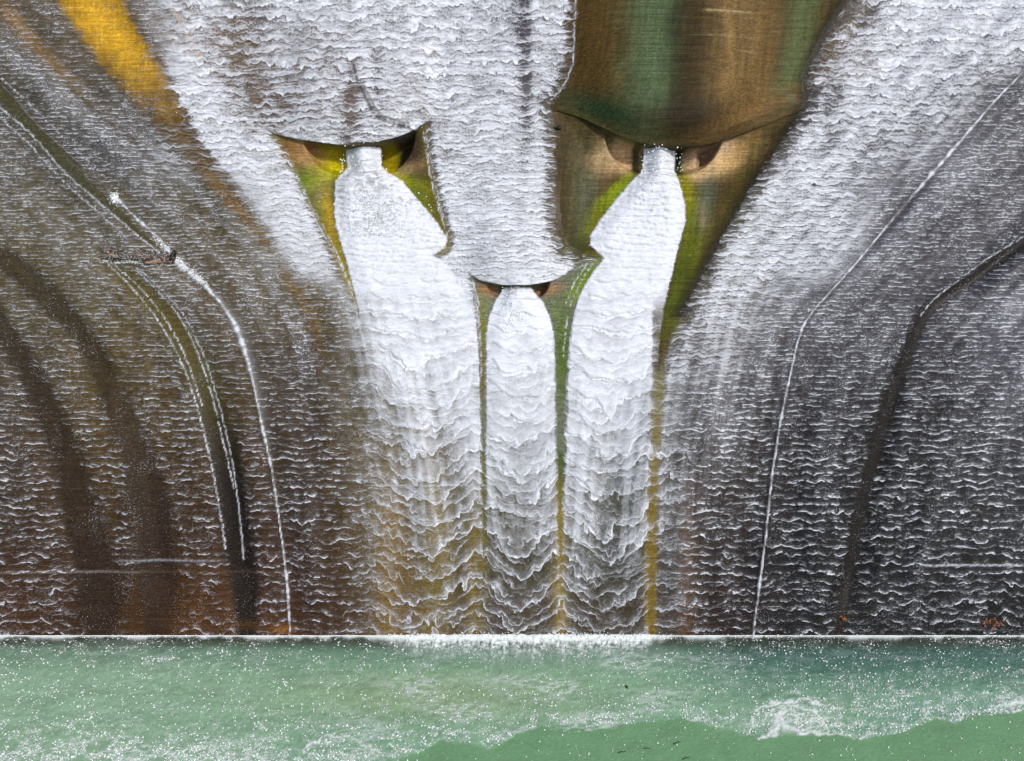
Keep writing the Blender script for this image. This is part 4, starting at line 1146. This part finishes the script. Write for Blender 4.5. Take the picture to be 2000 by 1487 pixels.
org = face_pt(268, 506, relief_at(268, 506))
log = bpy.data.objects.new('drift_log', None); COL.objects.link(log); log.location = org.tolist()
tag(log, 'ragged drift log lodged across the face beside the left joint', 'log')
def fp(x, y, h): return face_pt(x, y, h) - org
def line(a, b, n): return [np.array(a) * (1 - t) + np.array(b) * t for t in np.linspace(0, 1, n)]
Q = [fp(200 + 145 * t, 503 - 2 * math.sin(t * 5) - 4 * t + 3, .20 + .12 * t) for t in np.linspace(0, 1, 40)]
V, Fc = tube(Q, [.05 + .24 * t ** .8 for t in np.linspace(0, 1, 40)], 12, .55, 3)
mesh_obj('trunk', V, Fc, M_BARK, log)
V, Fc = tube([fp(340 + 8 * t, 499 + 2 * t, .42) for t in np.linspace(0, 1, 6)], [.24, .30, .33, .30, .22, .10], 12, .35, 9)
tag(mesh_obj('root_end', V, Fc, M_DARK, log), 'black broken root end')
rnd = random.Random(4)
for k in range(13):
    x0 = rnd.uniform(205, 325); a = rnd.uniform(-.5, .45); L = rnd.uniform(14, 46)
    x1 = x0 - L * math.cos(a); y1 = 502 + L * math.sin(a)
    q = [fp(x0 + (x1 - x0) * t, 502 + (y1 - 502) * t + 2 * math.sin(t * 4 + k), .35 + .15 * math.sin(t * 3)) for t in np.linspace(0, 1, 7)]
    V, Fc = tube(q, [.07 * (1 - .7 * t) for t in np.linspace(0, 1, 7)], 6, .2, k)
    mesh_obj('branch', V, Fc, M_BARK if k % 3 else M_WOOD, log)
V, Fc = tube([fp(285 + 55 * t, 513 - 2 * t + 1.5 * math.sin(8 * t), .35) for t in np.linspace(0, 1, 14)], [.05 + .12 * math.sin(math.pi * t) for t in np.linspace(0, 1, 14)], 8, .5, 31)
tag(mesh_obj('torn_bark', V, Fc, M_WOOD, log), 'pale torn wood along the lower side')
# froth caught on the log
pts = []; rad_ = []
for k in range(1100):
    t = rnd.random() ** .8; x = 196 + 150 * t; 
    if rnd.random() < .6: y = 513 + 1.5 * math.sin(x / 7) + rnd.gauss(0, 1.8); h = .25
    else: y = 502 + rnd.gauss(0, 5 + 3 * t); h = .45 + .15 * t
    pts.append(face_pt(x, y, h)); rad_.append(rnd.uniform(.008, .02))
for k in range(350):
    t = rnd.random(); x = 300 + 110 * t; y = 462 + 100 * t + rnd.gauss(0, 5)
    pts.append(face_pt(x, y, .25 + .1 * rnd.random())); rad_.append(rnd.uniform(.015, .035))
for k in range(200):
    pts.append(face_pt(rnd.gauss(226, 4), rnd.gauss(388, 5), .2)); rad_.append(rnd.uniform(.015, .035))
tag(beads('log_froth', np.array(pts), N, np.array(rad_), M_SOLID, .7), 'white froth piled along the drift log and the joint', kind='stuff')

# iron stub left of the right outlet
V, Fc = tube([face_pt(1094 - 14 * t, 250 + 1.5 * math.sin(3 * t), .12 + .05 * t) for t in np.linspace(0, 1, 6)], [.14, .17, .12, .08, .05, .02], 8, .2, 5)
o = mesh_obj('iron_stub', V, Fc, M_DARK); tag(o, 'small black iron stub on the brown concrete left of the right outlet', 'stub')

def leaves(px, py, n, sx, sy, label):
    V = []; Fc = []
    for k in range(n):
        c = face_pt(px + rnd.gauss(0, sx), py + rnd.gauss(0, sy), .12 + .06 * rnd.random())
        a = rnd.uniform(0, 6.28); r = rnd.uniform(.05, .12)
        d1 = np.array([math.cos(a), 0, 0]) + S * math.sin(a); d2 = np.array([-math.sin(a), 0, 0]) + S * math.cos(a)
        b = len(V)
        V += [c - d1 * r, c - d2 * r * .45 + N * .02, c + d1 * r, c + d2 * r * .45 + N * .02, c + N * .05]
        Fc += [(b, b + 1, b + 4), (b + 1, b + 2, b + 4), (b + 2, b + 3, b + 4), (b + 3, b, b + 4)]
    root = bpy.data.objects.new('leaf_clump', None); COL.objects.link(root); root.location = face_pt(px, py, .1).tolist()
    tag(root, label, 'leaves', 'leaf clumps stuck on the dam')
    for k in range(n):
        v = [p - np.array(root.location) for p in V[k * 5:k * 5 + 5]]
        mesh_obj('leaf', v, [(0, 1, 4), (1, 2, 4), (2, 3, 4), (3, 0, 4)], M_LEAF, root, smooth=False)
leaves(1646, 1208, 14, 2.0, 2.2, 'tiny bright orange leaf clump on dark concrete near the toe')
leaves(1936, 1216, 40, 9, 4.5, 'wider faded rusty leaf clump near the toe at far right')

# drifting twigs; dark ripple streaks on the clear water are modelled as twigs too
for (px, py, L, a) in [(1224, 1343, .22, .9), (1215, 1470, .5, -.3), (1264, 1463, .45, -.1), (1322, 1452, .6, -.5), (1340, 1482, .5, -.4), (1938, 1351, .4, -.3)]:
    x, y = pool_uv(px, py)
    q = [(x + L * (t - .5) * math.cos(a), y - L * (t - .5) * math.sin(a) + .03 * math.sin(5 * t), .06) for t in np.linspace(0, 1, 6)]
    V, Fc = tube(q, [.018, .022, .02, .018, .014, .008] if px != 1224 else [.03, .05, .06, .05, .03, .01], 6, .2, 2)
    o = mesh_obj('twig', V, Fc, M_TWIG)
    tag(o, 'short thick dark twig floating amid foam flecks' if px == 1224 else ('thin dark twig in foam at the far right of the pool' if px == 1938 else {1215: 'leftmost of the thin dark ripple streaks on the clear green water by the bottom edge', 1264: 'second thin dark ripple streak from the left on the clear green water by the bottom edge', 1322: 'longest thin dark ripple streak just below the foam edge on the clear green water', 1340: 'thin dark ripple streak nearest the bottom edge of the clear green water'}[px]), 'twig', 'twigs floating on the pool')
